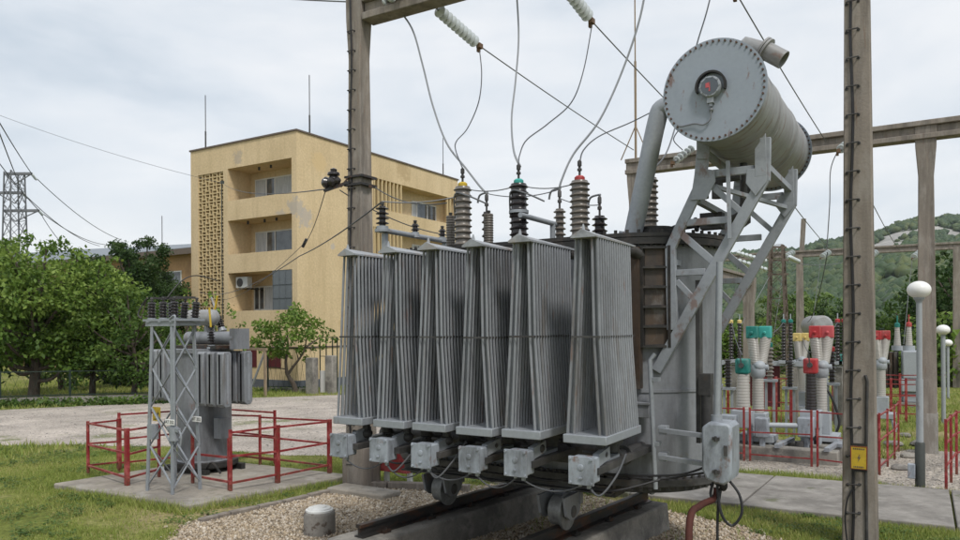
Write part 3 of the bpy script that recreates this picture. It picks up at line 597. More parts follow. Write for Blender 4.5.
# ================================================================= yellow building
def plaster():
    m, nt, N, L = nodes_of('ochre_plaster'); tc = N('ShaderNodeTexCoord').outputs['Object']
    a = N('ShaderNodeTexNoise', Scale=.35, Detail=7.0, Roughness=.62); b = N('ShaderNodeTexNoise', Scale=9.0, Detail=4.0); L(tc, a.inputs['Vector']); L(tc, b.inputs['Vector'])
    r = ramp(nt, [(.3, (.55,.425,.255)), (.55, (.63,.492,.305)), (.75, (.68,.54,.345))]); L(a.outputs['Fac'], r.inputs[0])
    r2 = ramp(nt, [(.3, (.90,.90,.90)), (.7, (1.08,1.08,1.08))]); L(b.outputs['Fac'], r2.inputs[0]); c = mixc(N, L, 1.0, r.outputs[0], r2.outputs[0], 'MULTIPLY')
    mp = N('ShaderNodeMapping'); mp.inputs['Scale'].default_value = (1.2,1.2,.12); L(tc, mp.inputs[0]); s = N('ShaderNodeTexNoise', Scale=1.6, Detail=6.0, Roughness=.7); L(mp.outputs[0], s.inputs['Vector'])
    mr = N('ShaderNodeMapRange'); mr.inputs[1].default_value = .48; mr.inputs[2].default_value = .72; mr.inputs[4].default_value = .28; L(s.outputs['Fac'], mr.inputs[0]); c = mixc(N, L, mr.outputs[0], c, (.30,.22,.12))
    def blotch(c, ctr, rad, col, k, ns):
        d = N('ShaderNodeVectorMath', operation='DISTANCE'); L(tc, d.inputs[0]); d.inputs[1].default_value = ctr
        n = N('ShaderNodeTexNoise', Scale=ns, Detail=8.0, Roughness=.7); L(tc, n.inputs['Vector'])
        q = N('ShaderNodeMath', operation='MULTIPLY_ADD'); L(n.outputs['Fac'], q.inputs[0]); q.inputs[1].default_value = rad*3.4; q.inputs[2].default_value = -rad*1.6
        ad = N('ShaderNodeMath', operation='ADD'); L(d.outputs['Value'], ad.inputs[0]); L(q.outputs[0], ad.inputs[1])
        mr = N('ShaderNodeMapRange'); mr.inputs[1].default_value = rad; mr.inputs[2].default_value = rad*.72; mr.inputs[4].default_value = k*.85; L(ad.outputs[0], mr.inputs[0])
        return mixc(N, L, mr.outputs[0], c, col)
    for b_ in BLOTCH: c = blotch(c, *b_)
    p = N('ShaderNodeBsdfPrincipled', Roughness=.92); p.inputs['Specular IOR Level'].default_value = .15; L(c, p.inputs['Base Color'])
    bp = N('ShaderNodeBump', Strength=.25, Distance=.03); L(b.outputs['Fac'], bp.inputs['Height']); L(bp.outputs[0], p.inputs['Normal'])
    o = N('ShaderNodeOutputMaterial'); L(p.outputs[0], o.inputs[0]); return m
BX0, BX1, BY0, BY1 = -35.5, -27.2, 26.7, 41.6; BZ = 12.25
BO = Vector((BX1, BY0, -1.0))
def bl(x, y, z): return (x-BO.x, y-BO.y, z-BO.z)
BLOTCH = [(bl(-27.3, 26.7, 8.4), 0.62, (.40,.37,.34), .8, 2.6), (bl(-27.2, 27.3, 7.9), .62, (.42,.385,.36), .8, 2.9), (bl(-28.3, 26.7, 8.0), .4, (.42,.38,.34), .7, 3.2), (bl(-31.6, 26.7, 11.5), .42, (.38,.33,.28), .7, 2.6), (bl(-27.2, 28.4, 10.9), .75, (.62,.46,.25), .8, 1.0), (bl(-27.2, 29.3, 6.6), .22, (.45,.42,.40), .8, 2.0), (bl(-27.2, 35.5, 12.0), .9, (.40,.29,.16), .6, 1.2), (bl(-27.2, 31, 2.0), 1.3, (.46,.34,.18), .6, .8)]
T['plaster'] = plaster()
bd = thing('yellow_building', BO, 'three storey ochre yellow building with recessed balconies and a lattice screen', 'building')
mb = MB(); ZB = -1.9
RX0, RX1, LX0, LX1 = -32.4, -27.56, -34.88, -32.76
OP = [(9.18, 10.93), (6.27, 8.1), (3.2, 5.25)]
mb.b2(BX0, -28.15, 28.3, BY1, ZB, BZ)                                    # core
mb.b2(BX0, LX0, BY0, 28.3, ZB, BZ); mb.b2(LX1, RX0, BY0, 28.3, ZB, BZ)      # piers
mb.b2(LX0, LX1, 27.9, 28.3, ZB, BZ)                                    # behind lattice
mb.b2(LX0, LX1, BY0, 27.9, 10.85, BZ); mb.b2(LX0, LX1, BY0, 27.9, ZB, 1.9)
mb.b2(RX1, BX1, BY0, 28.3, ZB, BZ)                                      # corner pier
mb.b2(RX0, RX1, BY0, 28.3, 10.93, BZ)
mb.b2(RX0, RX1, BY0, 26.85, 8.1, 9.18); mb.b2(RX0, RX1, BY0, 26.85, 5.25, 6.27); mb.b2(RX0, RX1, BY0, 28.3, ZB, 3.2)
mb.b2(RX0, RX1, 26.85, 28.3, 8.1, 8.3); mb.b2(RX0, RX1, 26.85, 28.3, 5.25, 5.45)
# right face
YA, YE = 32.7, 41.25
mb.b2(-28.15, BX1, 28.3, YA, ZB, BZ); mb.b2(-28.15, BX1, YE, BY1, ZB, BZ); mb.b2(-28.15, BX1, YA, YE, 10.93, BZ)
for (a, b) in ((8.1, 9.18), (5.25, 6.27)):
    mb.b2(-27.35, BX1, YA, YE, a, b); mb.b2(-28.15, -27.35, YA, YE, a, a+.2)
mb.b2(-28.15, BX1, YA, YE, ZB, 3.2)
mb.build('wall', T['plaster'], bd, smooth=False)
mb = MB(); mb.b2(BX0-.06, BX1+.06, BY0-.06, BY1+.06, BZ+.002, BZ+.09); mb.build('roof_edging', T['brownmetal'], bd, smooth=False)
mb = MB(); mb.b2(BX0-.03, BX1+.04, BY0-.035, BY0, 1.22, 1.30); mb.b2(BX1, BX1+.04, BY0, BY1, 1.22, 1.30); mb.build('string_course', T['brownmetal'], bd, smooth=False)
mb = MB(); mb.b2(BX0-.05, BX1+.06, BY0-.06, BY0-.002, ZB, -.42); mb.b2(BX1+.002, BX1+.06, BY0, BY1, ZB, -.42); mb.build('plinth', mat('blue_grey_plinth', (.10,.11,.13), .8), bd, smooth=False)
# lattice screen: cells of staggered concrete blocks
mb = MB(); nx, nz = 7, 20; cw = (LX1-LX0)/nx; chh = (10.85-1.9)/nz
for i in range(nx):
    xa = LX0+i*cw
    for j in range(nz):
        z = 1.9+j*chh; t_ = (i+j) % 2; y0 = BY0+.03+.02*t_
        if t_:
            for zz in (.03, .20, .37): mb.b2(xa+.012, xa+cw-.012, y0, y0+.2, z+zz, z+zz+.055)
        else:
            mb.b2(xa+.004, xa+.05, y0, y0+.22, z-.09, z+chh+.08); mb.b2(xa+cw-.05, xa+cw-.004, y0, y0+.22, z-.09, z+chh+.08); mb.b2(xa+.05, xa+cw-.05, y0+.01, y0+.2, z+chh*.5-.03, z+chh*.5+.03)
mb.build('lattice_screen', T['cream'], bd, smooth=False)
def window(x0, x1, y, z0, z1, panes, par, face='Y', fr=.07):
    f = MB(); d = .06
    def bb(m_, a, b, c, e, dy0, dy1):
        if face == 'Y': m_.b2(a, b, y-dy1, y-dy0, c, e)
        else: m_.b2(y+dy0, y+dy1, a, b, c, e)
    bb(f, x0, x1, z0, z0+fr, .002, d); bb(f, x0, x1, z1-fr, z1, .002, d)
    cuts = [x0]+[x0+(x1-x0)*p for p in panes]+[x1]
    for k, c in enumerate(cuts):
        a = c if k == 0 else c-fr/2; a = min(a, x1-fr); bb(f, a, a+fr, z0+fr, z1-fr, .002, d)
    fo = f.build('window', T['bwhite'], par, smooth=False)
    gl = MB()
    for k in range(len(cuts)-1):
        a, b = cuts[k]+fr*.6, cuts[k+1]-fr*.6
        cu = k % 2 == 0 and random.random() < .6; gl = MB(); bb(gl, a, b, z0+fr, z1-fr, .012, .028); gl.build('curtain' if cu else 'glass', T['curtain' if cu else 'glass'], fo, smooth=False)
    return fo
random.seed(3)
wa = window(-32.0, -29.0, 28.3, 9.25, 10.55, (.30, .52), bd); window(-32.0, -29.0, 28.3, 6.3, 7.62, (.30, .52), bd); window(-32.15, -29.6, 28.3, 3.25, 4.6, (.17, .33), bd)
window(37.6, 40.3, -28.15, 9.1, 10.4, (.2, .62), bd, 'X'); window(37.6, 40.3, -28.15, 6.3, 7.6, (.2, .62), bd, 'X')
mb = MB(); mb.b2(-28.97, RX1-.02, 26.72, 26.80, 3.2, 5.25); 
for i in range(4): mb.b2(-28.97+i*.45, -28.94+i*.45, 26.69, 26.718, 3.2, 5.25)
for z in (3.8, 4.5): mb.b2(-28.97, RX1-.02, 26.69, 26.717, z, z+.03)
mb.build('balcony_glazing', mat('grey_wired_glass', (.12,.135,.145), .35, 0, .15, 2, 12, 0), bd, smooth=False)
for (a, b) in ((9.18, 10.93), (6.27, 8.1)):
    for yy in [YA+.1+i*.36 for i in range(8)]+[40.35, 40.71]:
        mb = MB(); mb.b2(-27.33, -27.21, yy, yy+.09, a, b); mb.build('upright_slat', T['cream'], bd, smooth=False)
for (x, z) in ((-30.6, 10.88), (-29.7, 10.90), (-30.2, 8.04), (-29.3, 8.06), (-31.5, 8.05)): mb = MB(); mb.cyl((x, 27.3, z+.05), (x, 27.3, z-.12), .06, 8); mb.build('soffit_lamp', T['dark'], bd)
for (px, yy, y1, yt) in ((206, 147, 0, 95), (310, 134, 0, 75), (443.5, 175, 0, 138)):
    if px < 300: p = onY(px, yy, 27.2); q = onY(px, yt, 27.2)
    else: p = onX(px, yy, -27.7); q = onX(px, yt, -27.7)
    mb = MB(); h = q.z-BZ-.1; mb.tube([(p.x, p.y, BZ+.09), (p.x, p.y, BZ+.09+h*.35)], .045, 6); mb.tube([(p.x, p.y, BZ+.09+h*.35), (p.x, p.y, BZ+.09+h)], .024, 6); mb.build('lightning_rod', T['dark'], bd)
mb = MB(); mb.b2(-31.0, -30.2, BY0-.03, BY0-.002, .2, 1.15); mb.b2(-29.6, -28.4, BY0-.03, BY0-.002, .2, 1.1); mb.build('basement_window', T['maroon'], bd, smooth=False)
ac = MB(); p = onY(241, 281, 27.0); q = onY(250, 274, 27.0); ac.b2(-32.15, -31.25, 27.0, 27.35, 4.45, 5.05)
t = thing('air_conditioner', (-31.7, 27.2, 4.45), 'grey white air conditioner unit hanging in the lowest balcony recess', 'air conditioner')
ac.build('housing', T['acwhite'], t, bevel=.02); ac = MB(); ac.lathe([(.23, 0), (.23, .02), (.2, .025)], (-31.82, 26.997, 4.75), (0,-1,0), 20); ac.build('fan_grille', T['dark'], t)
ac = MB(); ac.bar((-32.0, 27.1, 4.43), (-32.0, 28.29, 4.43), .04, .04); ac.bar((-31.4, 27.1, 4.43), (-31.4, 28.29, 4.43), .04, .04); ac.build('bracket', T['dark'], t)
# long low building behind
lb = thing('low_building', (-75, 44, -1.6), 'long low orange brick building with a grey metal roof behind the trees', 'building')
mb = MB(); mb.b2(-118, -46, 41, 52, -1.9, 8.9); mb.build('wall', mat('orange_brick', (.36,.22,.11), .9, 0, .2, .8, 6, .1, [((.2,.12,.07), .5, (1,1,.4), .5, .75, .6)]), lb, smooth=False)
mb = MB(); mb.add([(-119,40.2,8.9),(-45.4,40.2,8.9),(-45.4,52.6,8.9),(-119,52.6,8.9),(-119,40.2,9.25),(-45.4,40.2,9.25),(-45.4,52.6,9.6),(-119,52.6,9.6),(-119,47,12.3),(-82,47,11.4)], [(0,1,5,4),(4,5,9,8),(1,2,6,5),(2,3,7,6),(5,6,9),(6,7,8,9),(0,4,8,7,3),(0,3,2,1)]); mb.build('roof', T['roofgrey'], lb, smooth=False); mb = MB(); mb.b2(-119, -45.4, 40.12, 40.19, 8.7, 9.2); mb.build('fascia', T['brownmetal'], lb, smooth=False)
for i in range(9):
    x = -54+i*-5.2; mb = MB(); mb.b2(x, x+3.4, 40.93, 40.998, 6.1, 7.4); w_ = mb.build('window', T['bwhite'], lb, smooth=False); mb = MB(); mb.b2(x+.1, x+1.65, 40.9, 40.928, 6.2, 7.3); mb.b2(x+1.75, x+3.3, 40.9, 40.928, 6.2, 7.3); mb.build('glass', T['glass'], w_, smooth=False)
# gate posts, railings, timber frame at the foot of the building
for (px0, d, wd, hh, lab) in ((312, 33.2, .5, 1.65, 'grey concrete gate post left of the white gate panel'), (331, 33.0, .46, 1.75, 'grey concrete gate post right of the white gate panel, beside the large transformer')):
    p = atd(px0, 328, d); z = gz(p.x, p.y); mb = MB(); mb.box((p.x, p.y, z+hh/2-.1), (wd, wd*.7, hh+.2)); o = mb.build('gate_post', T['beamconc'], bevel=.04); tag(o, lab, 'post', 'concrete gate posts')
p = atd(321.5, 328, 33.3); z = gz(p.x, p.y); mb = MB(); mb.box((p.x, p.y+.1, z+.55), (.30, .05, 1.0)); o = mb.build('white_gate', T['white']); tag(o, 'small white metal panel between the two concrete gate posts', 'gate')
p = atd(328, 328, 34.4); t = thing('iron_gate', (p.x, p.y, gz(p.x, p.y)), 'dark iron gate railing standing behind the concrete gate posts', 'gate'); z = gz(p.x, p.y); mb = MB()
for dx in (-.5, -.1, .3, .6): mb.bar((p.x+dx, p.y, z), (p.x+dx, p.y, z+2.6), .04, .04)
mb.bar((p.x-.5, p.y, z+2.6), (p.x+.6, p.y, z+2.6), .04, .04); mb.bar((p.x-.5, p.y, z+1.7), (p.x+.6, p.y, z+1.7), .03, .03); mb.build('railing', T['greenfence'], t)
p = atd(258, 328, 31.5); z = gz(p.x, p.y); t = thing('timber_frame', (p.x, p.y, z), 'weathered timber frame with one diagonal brace left of the crooked tree', 'frame')
mb = MB(); mb.bar((p.x+.45, p.y, z), (p.x+.45, p.y, z+2.0), .09, .09); mb.build('post', T['wood'], t); mb = MB(); mb.bar((p.x-.75, p.y+.2, z), (p.x-.75, p.y+.2, z+2.0), .09, .09); mb.build('post', T['wood'], t)
mb = MB(); mb.bar((p.x-.85, p.y+.2, z+2.05), (p.x+.55, p.y, z+2.05), .1, .1); mb.build('top_rail', T['wood'], t); mb = MB(); mb.bar((p.x-.5, p.y+.15, z+.5), (p.x+.35, p.y+.06, z+1.9), .07, .07); mb.build('brace', T['rustcap'], t)
# wire mesh fence on its low wall along the road
def meshfence(pts, label, hw=.30, h=.95):
    t = thing('mesh_fence', (pts[0].x, pts[0].y, gz(pts[0].x, pts[0].y)), label, 'fence'); wl = MB(); ra = MB(); wi = MB()
    for i in range(len(pts)-1):
        a, b = Vector(pts[i]), Vector(pts[i+1]); a.z = gz(a.x, a.y); b.z = gz(b.x, b.y); up = Vector((0,0,1)); wl.bar(a+up*(hw/2-.1), b+up*(hw/2-.1), .22, hw+.2)
        for hh in (hw+.06, hw+h): ra.bar(a+up*hh, b+up*hh, .035, .035)
        n = max(1, int((b-a).length/.28))
        for k in range(n):
            for s in (0, 1):
                f0, f1 = k/n, (k+1)/n
                if s: f0, f1 = f1, f0
                wi.bar(a.lerp(b, f0)+up*(hw+.06), a.lerp(b, f1)+up*(hw+h), .008, .008)
        m = max(1, int((b-a).length/2.2))
        for k in range(m):
            q = a.lerp(b, k/m); pm = MB(); pm.bar(q+up*(hw-.02), q+up*(hw+h+.06), .055, .055); pm.build('post', T['greenfence'], t)
    wl.build('low_wall', T['beamconc'], t, smooth=False); ra.build('rail', T['greenfence'], t); wi.build('wire_mesh', T['greenfence'], t, smooth=False)
meshfence([atd(-90, 328, 25.2), atd(0, 328, 26.6), atd(70, 328, 27.6), atd(150, 328, 28.6), atd(238, 328, 30.4)], 'dark green wire mesh fence on a low stone wall along the road')
meshfence([atd(268, 328, 35.2), atd(316, 328, 34.2)], 'thin wire fence behind the crooked tree at the building foot', .2, 1.9)
# ================================================================= the large power transformer
TX = (-3.48, 7.0); TZ = .40
tr = thing('power_transformer', (TX[0], TX[1], 0.0), 'large grey power transformer with six pipe radiators and a raised oil conservator drum', 'transformer')
def stad(xa, xb, yc, r, n=18):
    return [(xb+math.cos(a)*r, yc+math.sin(a)*r) for a in [-PI/2+PI*i/n for i in range(n+1)]]+[(xa+math.cos(a)*r, yc+math.sin(a)*r) for a in [PI/2+PI*i/n for i in range(n+1)]]
XA, XB, YC, TR = -4.30, -2.46, 7.0, .80
mb = MB(); mb.prism(stad(XA, XB, YC, TR), .86, 2.93)
mb.prism(stad(XA, XB, YC, TR+.012), 1.62, 1.645)
tank = mb.build('tank', T['tankgrey'], tr, sharp=30)
mb = MB(); mb.prism(stad(XA, XB, YC, TR+.09), .80, .86)
for (x, y) in stad(XA, XB, YC, TR+.055, 34): mb.cyl((x, y, .765), (x, y, .885), .017, 6)
for k in range(30): x = XA+(XB-XA)*k/29; mb.cyl((x, YC-TR-.055, .765), (x, YC-TR-.055, .885), .017, 6)
mb.build('bottom_flange', T['dark'], tank)
mb = MB(); mb.prism(stad(XA, XB, YC, TR-.08), .715, .80); mb.build('base_pan', T['dark'], tr)
mb = MB(); mb.prism(stad(XA, XB, YC, TR+.07), 2.93, 2.99); mb.prism(stad(XA, XB, YC, TR+.075), 2.995, 3.03)
for (x, y) in stad(XA, XB, YC, TR+.04, 26): mb.cyl((x, y, 2.91), (x, y, 3.06), .016, 6)
cover = mb.build('cover', T['black'], tr)
# chassis beams and bogies
mb = MB()
for y in (6.17, 7.72):
    mb.b2(-4.72, -2.40, y-.07, y+.07, .775, .79); mb.b2(-4.72, -2.40, y-.012, y+.012, .727, .775); mb.b2(-4.72, -2.40, y-.07, y+.07, .712, .727)
for x in (-4.66, -3.48, -2.46): mb.b2(x-.05, x+.05, 6.25, 7.64, .66, .712)
mb.build('chassis', T['dark'], tr)
RAILX = (-4.27, -2.81); RT = .42
for x_ in RAILX:
    for y in (6.22 if x_ < -4 else 5.99, 7.72):
        x = x_+.125*(y-6.22); w = MB(); w.lathe([(.04,-.09),(.05,-.085),(.11,-.05),(.133,-.055),(.136,.05),(.17,.062),(.17,.085),(.11,.09),(.04,.10)], (x, y, RT+.136), (1,0,0), 28)
        wo = w.build('wheel', T['wheel'], tr); h = MB(); h.lathe([(.035,-.15),(.055,-.14),(.055,.14),(.035,.15)], (x, y, RT+.136), (1,0,0), 12); h.build('axle', T['dark'], wo)
        b = MB()
        for s in (-1, 1):
            b.add([(x+s*.125+e, y+dy, z) for e in (-.012, .012) for dy, z in ((-.19, .71), (.19, .71), (.14, .54), (.06, .49), (-.06, .49), (-.14, .54))], [(0,1,2,3,4,5), (11,10,9,8,7,6)]+[(i, (i+1) % 6, 6+(i+1) % 6, 6+i) for i in range(6)])
        b.b2(x-.15, x+.15, y+.12, y+.18, .60, .708); b.build('wheel_bracket', T['tankgrey'], tr)
# oil stained panel and its ladder of stiffener pockets
mb = MB(); mb.b2(-2.52, -2.14, 6.14, 6.235, 1.66, 2.90); mb.build('stained_panel', T['oily'], tr)
mb = MB(); z0, z1 = 2.02, 2.91
mb.b2(-2.14, -2.115, 6.17, 6.36, z0, z1); mb.b2(-1.925, -1.90, 6.27, 6.5, z0, z1); mb.prism([(-2.115, 6.245), (-1.925, 6.345), (-1.925, 6.37), (-2.115, 6.27)], z0+.001, z1-.001)
for k in range(6):
    z = z0+(z1-z0-.025)*k/5; mb.add([(-2.115, 6.175, z), (-1.925, 6.28, z), (-1.925, 6.36, z+.02), (-2.115, 6.36, z+.02), (-2.115, 6.175, z+.018), (-1.925, 6.28, z+.018), (-1.925, 6.36, z+.038), (-2.115, 6.36, z+.038)], [(0,3,2,1),(4,5,6,7),(0,1,5,4),(1,2,6,5),(2,3,7,6),(3,0,4,7)])
mb.build('stiffener_ladder', T['black'], tr); mb = MB(); mb.prism([(-2.113, 6.225), (-1.927, 6.325), (-1.927, 6.343), (-2.113, 6.243)], z0+.002, z1-.002); mb.build('pocket_back', T['oily'], tr)
# radiators: one bank of pipes, copied along the front
RADX = [-4.63, -4.17, -3.74, -3.29, -2.86, -2.326]; RY0, RY1 = 5.0, 5.74; ZB0, ZB1, ZT = 1.335, 1.40, 2.875
def radiator(x0):
    xc = x0+.165; mb = MB(); n = 15
    for s in (-1, 1):
        for c in range(3):
            for i in range(n):
                y = RY0+.035+(RY1-RY0-.07)*i/(n-1)+(.026 if c == 1 else 0)
                xb = xc+s*(.156-.0265*c); xt = xc+s*(.084-.0215*c)
                mid = xc-.004+s*(.108-.0225*c)
                mb.tube([(xb, y, ZB1-.01), (mid+s*.002, y+.004, 2.1), (xt+s*.004, y+.016, ZT-.12), (xt, y+.02, ZT-.005)], .0112, 7, cap=False)
    ro = mb.build('radiator', T['radiator'], tr)
    mb = MB(); mb.b2(xc-.172, xc+.172, RY0-.015, RY1+.01, ZB0, ZB1); mb.build('bottom_header', T['galv'], ro, bevel=.006)
    mb = MB(); ye = RY1+.1
    mb.add([(xc-.098, RY0-.02, ZT), (xc+.098, RY0-.02, ZT), (xc-.012, RY0-.02, ZT+.05), (xc-.098, ye, ZT), (xc+.098, ye, ZT), (xc-.012, ye, ZT+.03), (xc-.098, RY0-.02, ZT-.014), (xc+.098, RY0-.02, ZT-.014), (xc-.098, ye, ZT-.014), (xc+.098, ye, ZT-.014)],
           [(0,1,2),(5,4,3),(0,2,5,3),(2,1,4,5),(0,6,7,1),(6,8,9,7),(3,4,9,8),(0,3,8,6),(1,7,9,4)])
    mb.lathe([(.016, 0), (.012, .03), (.004, .055)], (xc-.012, RY0+.02, ZT+.035), (0,0,1), 8); mb.build('top_header', T['rustcap'], ro)
    mb = MB(); z = 2.12; k = .112
    mb.b2(xc-k, xc+k, RY0+.008, RY0+.014, z, z+.014); mb.b2(xc+k-.004, xc+k+.002, RY0+.014, RY1, z, z+.014); mb.b2(xc-k-.002, xc-k+.004, RY0+.014, RY1, z, z+.014); mb.build('strap', T['dark'], ro)
    # valves and pipes to the tank
    mb = MB()
    mb.cyl((xc, 5.55, ZB0), (xc, 5.55, 1.20), .055, 12); mb.tube([(xc, 5.55, 1.21), (xc, 5.62, 1.15), (xc, 5.8, 1.13), (xc, 6.25, 1.13)], .055, 12); mb.lathe([(.085, 0), (.085, .025)], (xc, 5.55, 1.27), (0,0,1), 14); mb.lathe([(.085, 0), (.085, .025)], (xc, 5.78, 1.13), (0,1,0), 14)
    mb.cyl((xc+.04, 5.2, ZB0), (xc+.04, 5.2, 1.24), .035, 10); mb.ell((xc+.04, 5.2, 1.235), (.06, .06, .045)); mb.cyl((xc+.02, 5.22, 1.23), (xc-.09, 5.16, 1.25), .014, 8); mb.bar((xc+.08, 5.0, 1.14), (xc+.08, 6.25, 1.14), .06, .05)
    mb.build('valve', T['dark'], ro); mb = MB(); mb.tube([(xc, 5.7, ZT-.05), (xc, 6.0, ZT-.02), (xc, 6.25, ZT-.05)], .05, 12)
    mb.build('pipework', T['dark'], ro)
    return ro
r0 = radiator(RADX[0])
for x in RADX[1:]:
    c = copy_tree(r0, tr); c.location = (x-RADX[0], random.uniform(-.012, .012), random.uniform(-.006, .006)); c.rotation_euler = (0, 0, 0)
# small control boxes with cover screws below the radiators
def controlbox(x, z, y=4.93):
    mb = MB(); mb.b2(x-.09, x+.09, y, y+.13, z-.095, z+.095); bo = mb.build('control_box', T['boxgrey'], tr, bevel=.012)
    mb = MB(); mb.b2(x-.098, x+.098, y-.022, y-.002, z-.103, z+.103)
    for sx in (-1, 1):
        for sz in (-1, 1): mb.cyl((x+sx*.083, y-.002, z+sz*.088), (x+sx*.083, y-.034, z+sz*.088), .011, 8)
    mb.lathe([(.024, 0), (.024, .004), (.019, .006)], (x, y-.022, z+.025), (0,-1,0), 16); mb.b2(x-.012, x+.012, y-.034, y-.022, z-.06, z-.045)
    mb.build('cover', T['boxgrey'], bo, bevel=.006)
    mb = MB(); mb.cyl((x+.03, y+.06, z-.094), (x+.03, y+.06, z-.14), .018, 8); mb.cyl((x-.04, y+.06, z-.094), (x-.04, y+.06, z-.13), .015, 8); mb.bar((x+.02, y+.13, z), (x+.02, y+.62, z+.01), .07, .05); mb.bar((x+.06, y+.13, z+.06), (x+.06, y+.34, z+.09), .05, .09); mb.build('bracket', T['galv'], bo)
ZBOX = [1.155, 1.15, 1.14, 1.15, 1.16, 1.155]
CBX = [x+d for x, d in zip(RADX, (.125, .125, .145, .17, .16, .17))]
for x, z in zip(CBX, ZBOX): controlbox(x, z)
mb = MB()
for i in range(5):
    a = Vector((CBX[i]+.03, 4.99, ZBOX[i]-.14)); b = Vector((CBX[i+1]-.04, 4.99, ZBOX[i+1]-.13)); mb.tube(sag(a, b, .06+.025*(i % 2)), .0065, 6)
for i in (1, 2, 5): mb.tube(smoothpath([(CBX[i]+.03, 4.99, ZBOX[i]-.13), (CBX[i]+.12, 4.98, ZBOX[i]-.18), (CBX[i]+.2, 5.1, ZBOX[i]-.05), (CBX[i]+.2, 5.3, ZBOX[i]+.08)], 6), .008, 6)
mb.build('wiring', T['wiredark'], tr)
def loom(pts, r): m_ = MB(); m_.tube(smoothpath(pts, 6), r, 6); m_.build('cable_loom', T['cable'], tr)
for i in range(5): loom([(-4.9+i*.55, 5.9, .92), (-4.5+i*.55, 5.75, .86-.03*(i % 3)), (-4.1+i*.55, 5.95, .93)], .010)
loom([(-2.9, 6.05, .90), (-2.2, 6.0, .93), (-1.75, 6.0, .98), (-1.5, 6.05, 1.08)], .010); loom([(-2.6, 6.06, .90), (-2.0, 6.1, .90), (-1.7, 6.2, .95), (-1.45, 6.15, 1.02)], .009)
mb = MB()
mb.b2(-4.8, -2.3, 5.92, 6.1, 1.0, 1.28); mb.cyl((-4.75, 5.85, 1.13), (-2.15, 5.85, 1.13), .075, 12)
mb.build('collector_pipe', T['dark'], tr)
# tank side details, right of the radiators
mb = MB(); p = onY(657, 360, 6.10); q = onY(656, 489, 6.10)
mb.tube([(p.x-.02, 6.12, p.z+.05), (p.x-.06, 6.10, p.z), (q.x, 6.10, q.z)], .020, 10)
for z in (1.2, 1.75): mb.box((q.x, 6.13, z), (.055, .09, .03))
mb.build('drain_pipe', T['galv'], tr)
p = onY(646, 410, 6.15); mb = MB(); mb.b2(p.x-.10, p.x+.06, 6.06, 6.205, p.z-.06, p.z+.07); mb.b2(p.x-.11, p.x+.07, 6.045, 6.06, p.z+.05, p.z+.075); mb.build('junction_box', T['tankgrey'], tr, bevel=.006)
# marshalling cabinet
cx0, cx1, cy0, cy1, cz0, cz1 = -1.535, -1.305, 5.86, 6.16, .965, 1.44
mb = MB(); prof = [(cx0, cz0+.10), (cx0+.03, cz0+.03), (cx0+.10, cz0), (cx1-.06, cz0-.01), (cx1-.01, cz0+.03), (cx1, cz0+.09), (cx1, cz1-.03), (cx1-.03, cz1), (cx0+.05, cz1), (cx0, cz1-.04)]; n = len(prof)
mb.add([(x, cy0, z) for x, z in prof]+[(x, cy1, z) for x, z in prof], [tuple(range(n)), tuple(range(n, 2*n))[::-1]]+[(i, (i+1) % n, n+(i+1) % n, n+i) for i in range(n)])
cab = mb.build('marshalling_cabinet', T['boxgrey'], tr, bevel=.018)
mb = MB()
for z in (1.06, 1.32): mb.box((cx0+.115, cy0-.012, z), (.055, .022, .022)); mb.cyl((cx0+.115, cy0-.02, z-.02), (cx0+.115, cy0-.02, z+.02), .01, 8)
mb.b2(cx1-.055, cx1-.03, cy0-.016, cy0-.001, 1.19, 1.27); mb.build('hinge', T['dark'], cab)
mb = MB()
for z in (1.08, 1.31): mb.bar((-1.95, 6.12, z+.01), (cx0+.02, 6.02, z), .05, .035); mb.box((-1.93, 6.15, z+.01), (.07, .1, .07)); mb.box((cx0-.01, 6.02, z), (.03, .07, .06))
mb.build('cabinet_arm', T['steel'], tr)
mb = MB(); p = onY(717, 424, 6.0); q = onY(720, 262, 6.0); mb.cyl((p.x, 6.0, cz1-.01), (q.x, 6.0, q.z), .027, 10); mb.lathe([(.045, 0), (.045, .05)], (p.x, 6.0, cz1), (0,0,1), 10); mb.build('conduit', T['galv'], tr)
mb = MB(); mb.b2(-1.70, -1.665, 6.32, 6.42, 1.2, 2.6); mb.cyl((-1.60, 6.3, 1.30), (-1.60, 6.3, 1.75), .05, 12); mb.b2(-1.66, -1.56, 6.25, 6.36, 1.62, 1.80)
mb.build('terminal_duct', T['dark'], tr)
mb = MB(); mb.tube(smoothpath([(-1.44, 6.0, .97), (-1.44, 5.98, .88), (-1.40, 5.95, .70), (-1.33, 5.98, .62), (-1.26, 6.0, .72), (-1.28, 6.02, .86), (-1.36, 6.02, .97)], 8), .012, 6)
mb.tube(smoothpath([(-1.47, 6.0, .97), (-1.49, 5.96, .86), (-1.45, 5.96, .80), (-1.42, 6.0, .9), (-1.40, 6.0, .97)], 8), .012, 6); mb.ell((-1.40, 6.0, .93), (.035, .035, .05)); mb.build('cable_tail', T['cable'], tr)
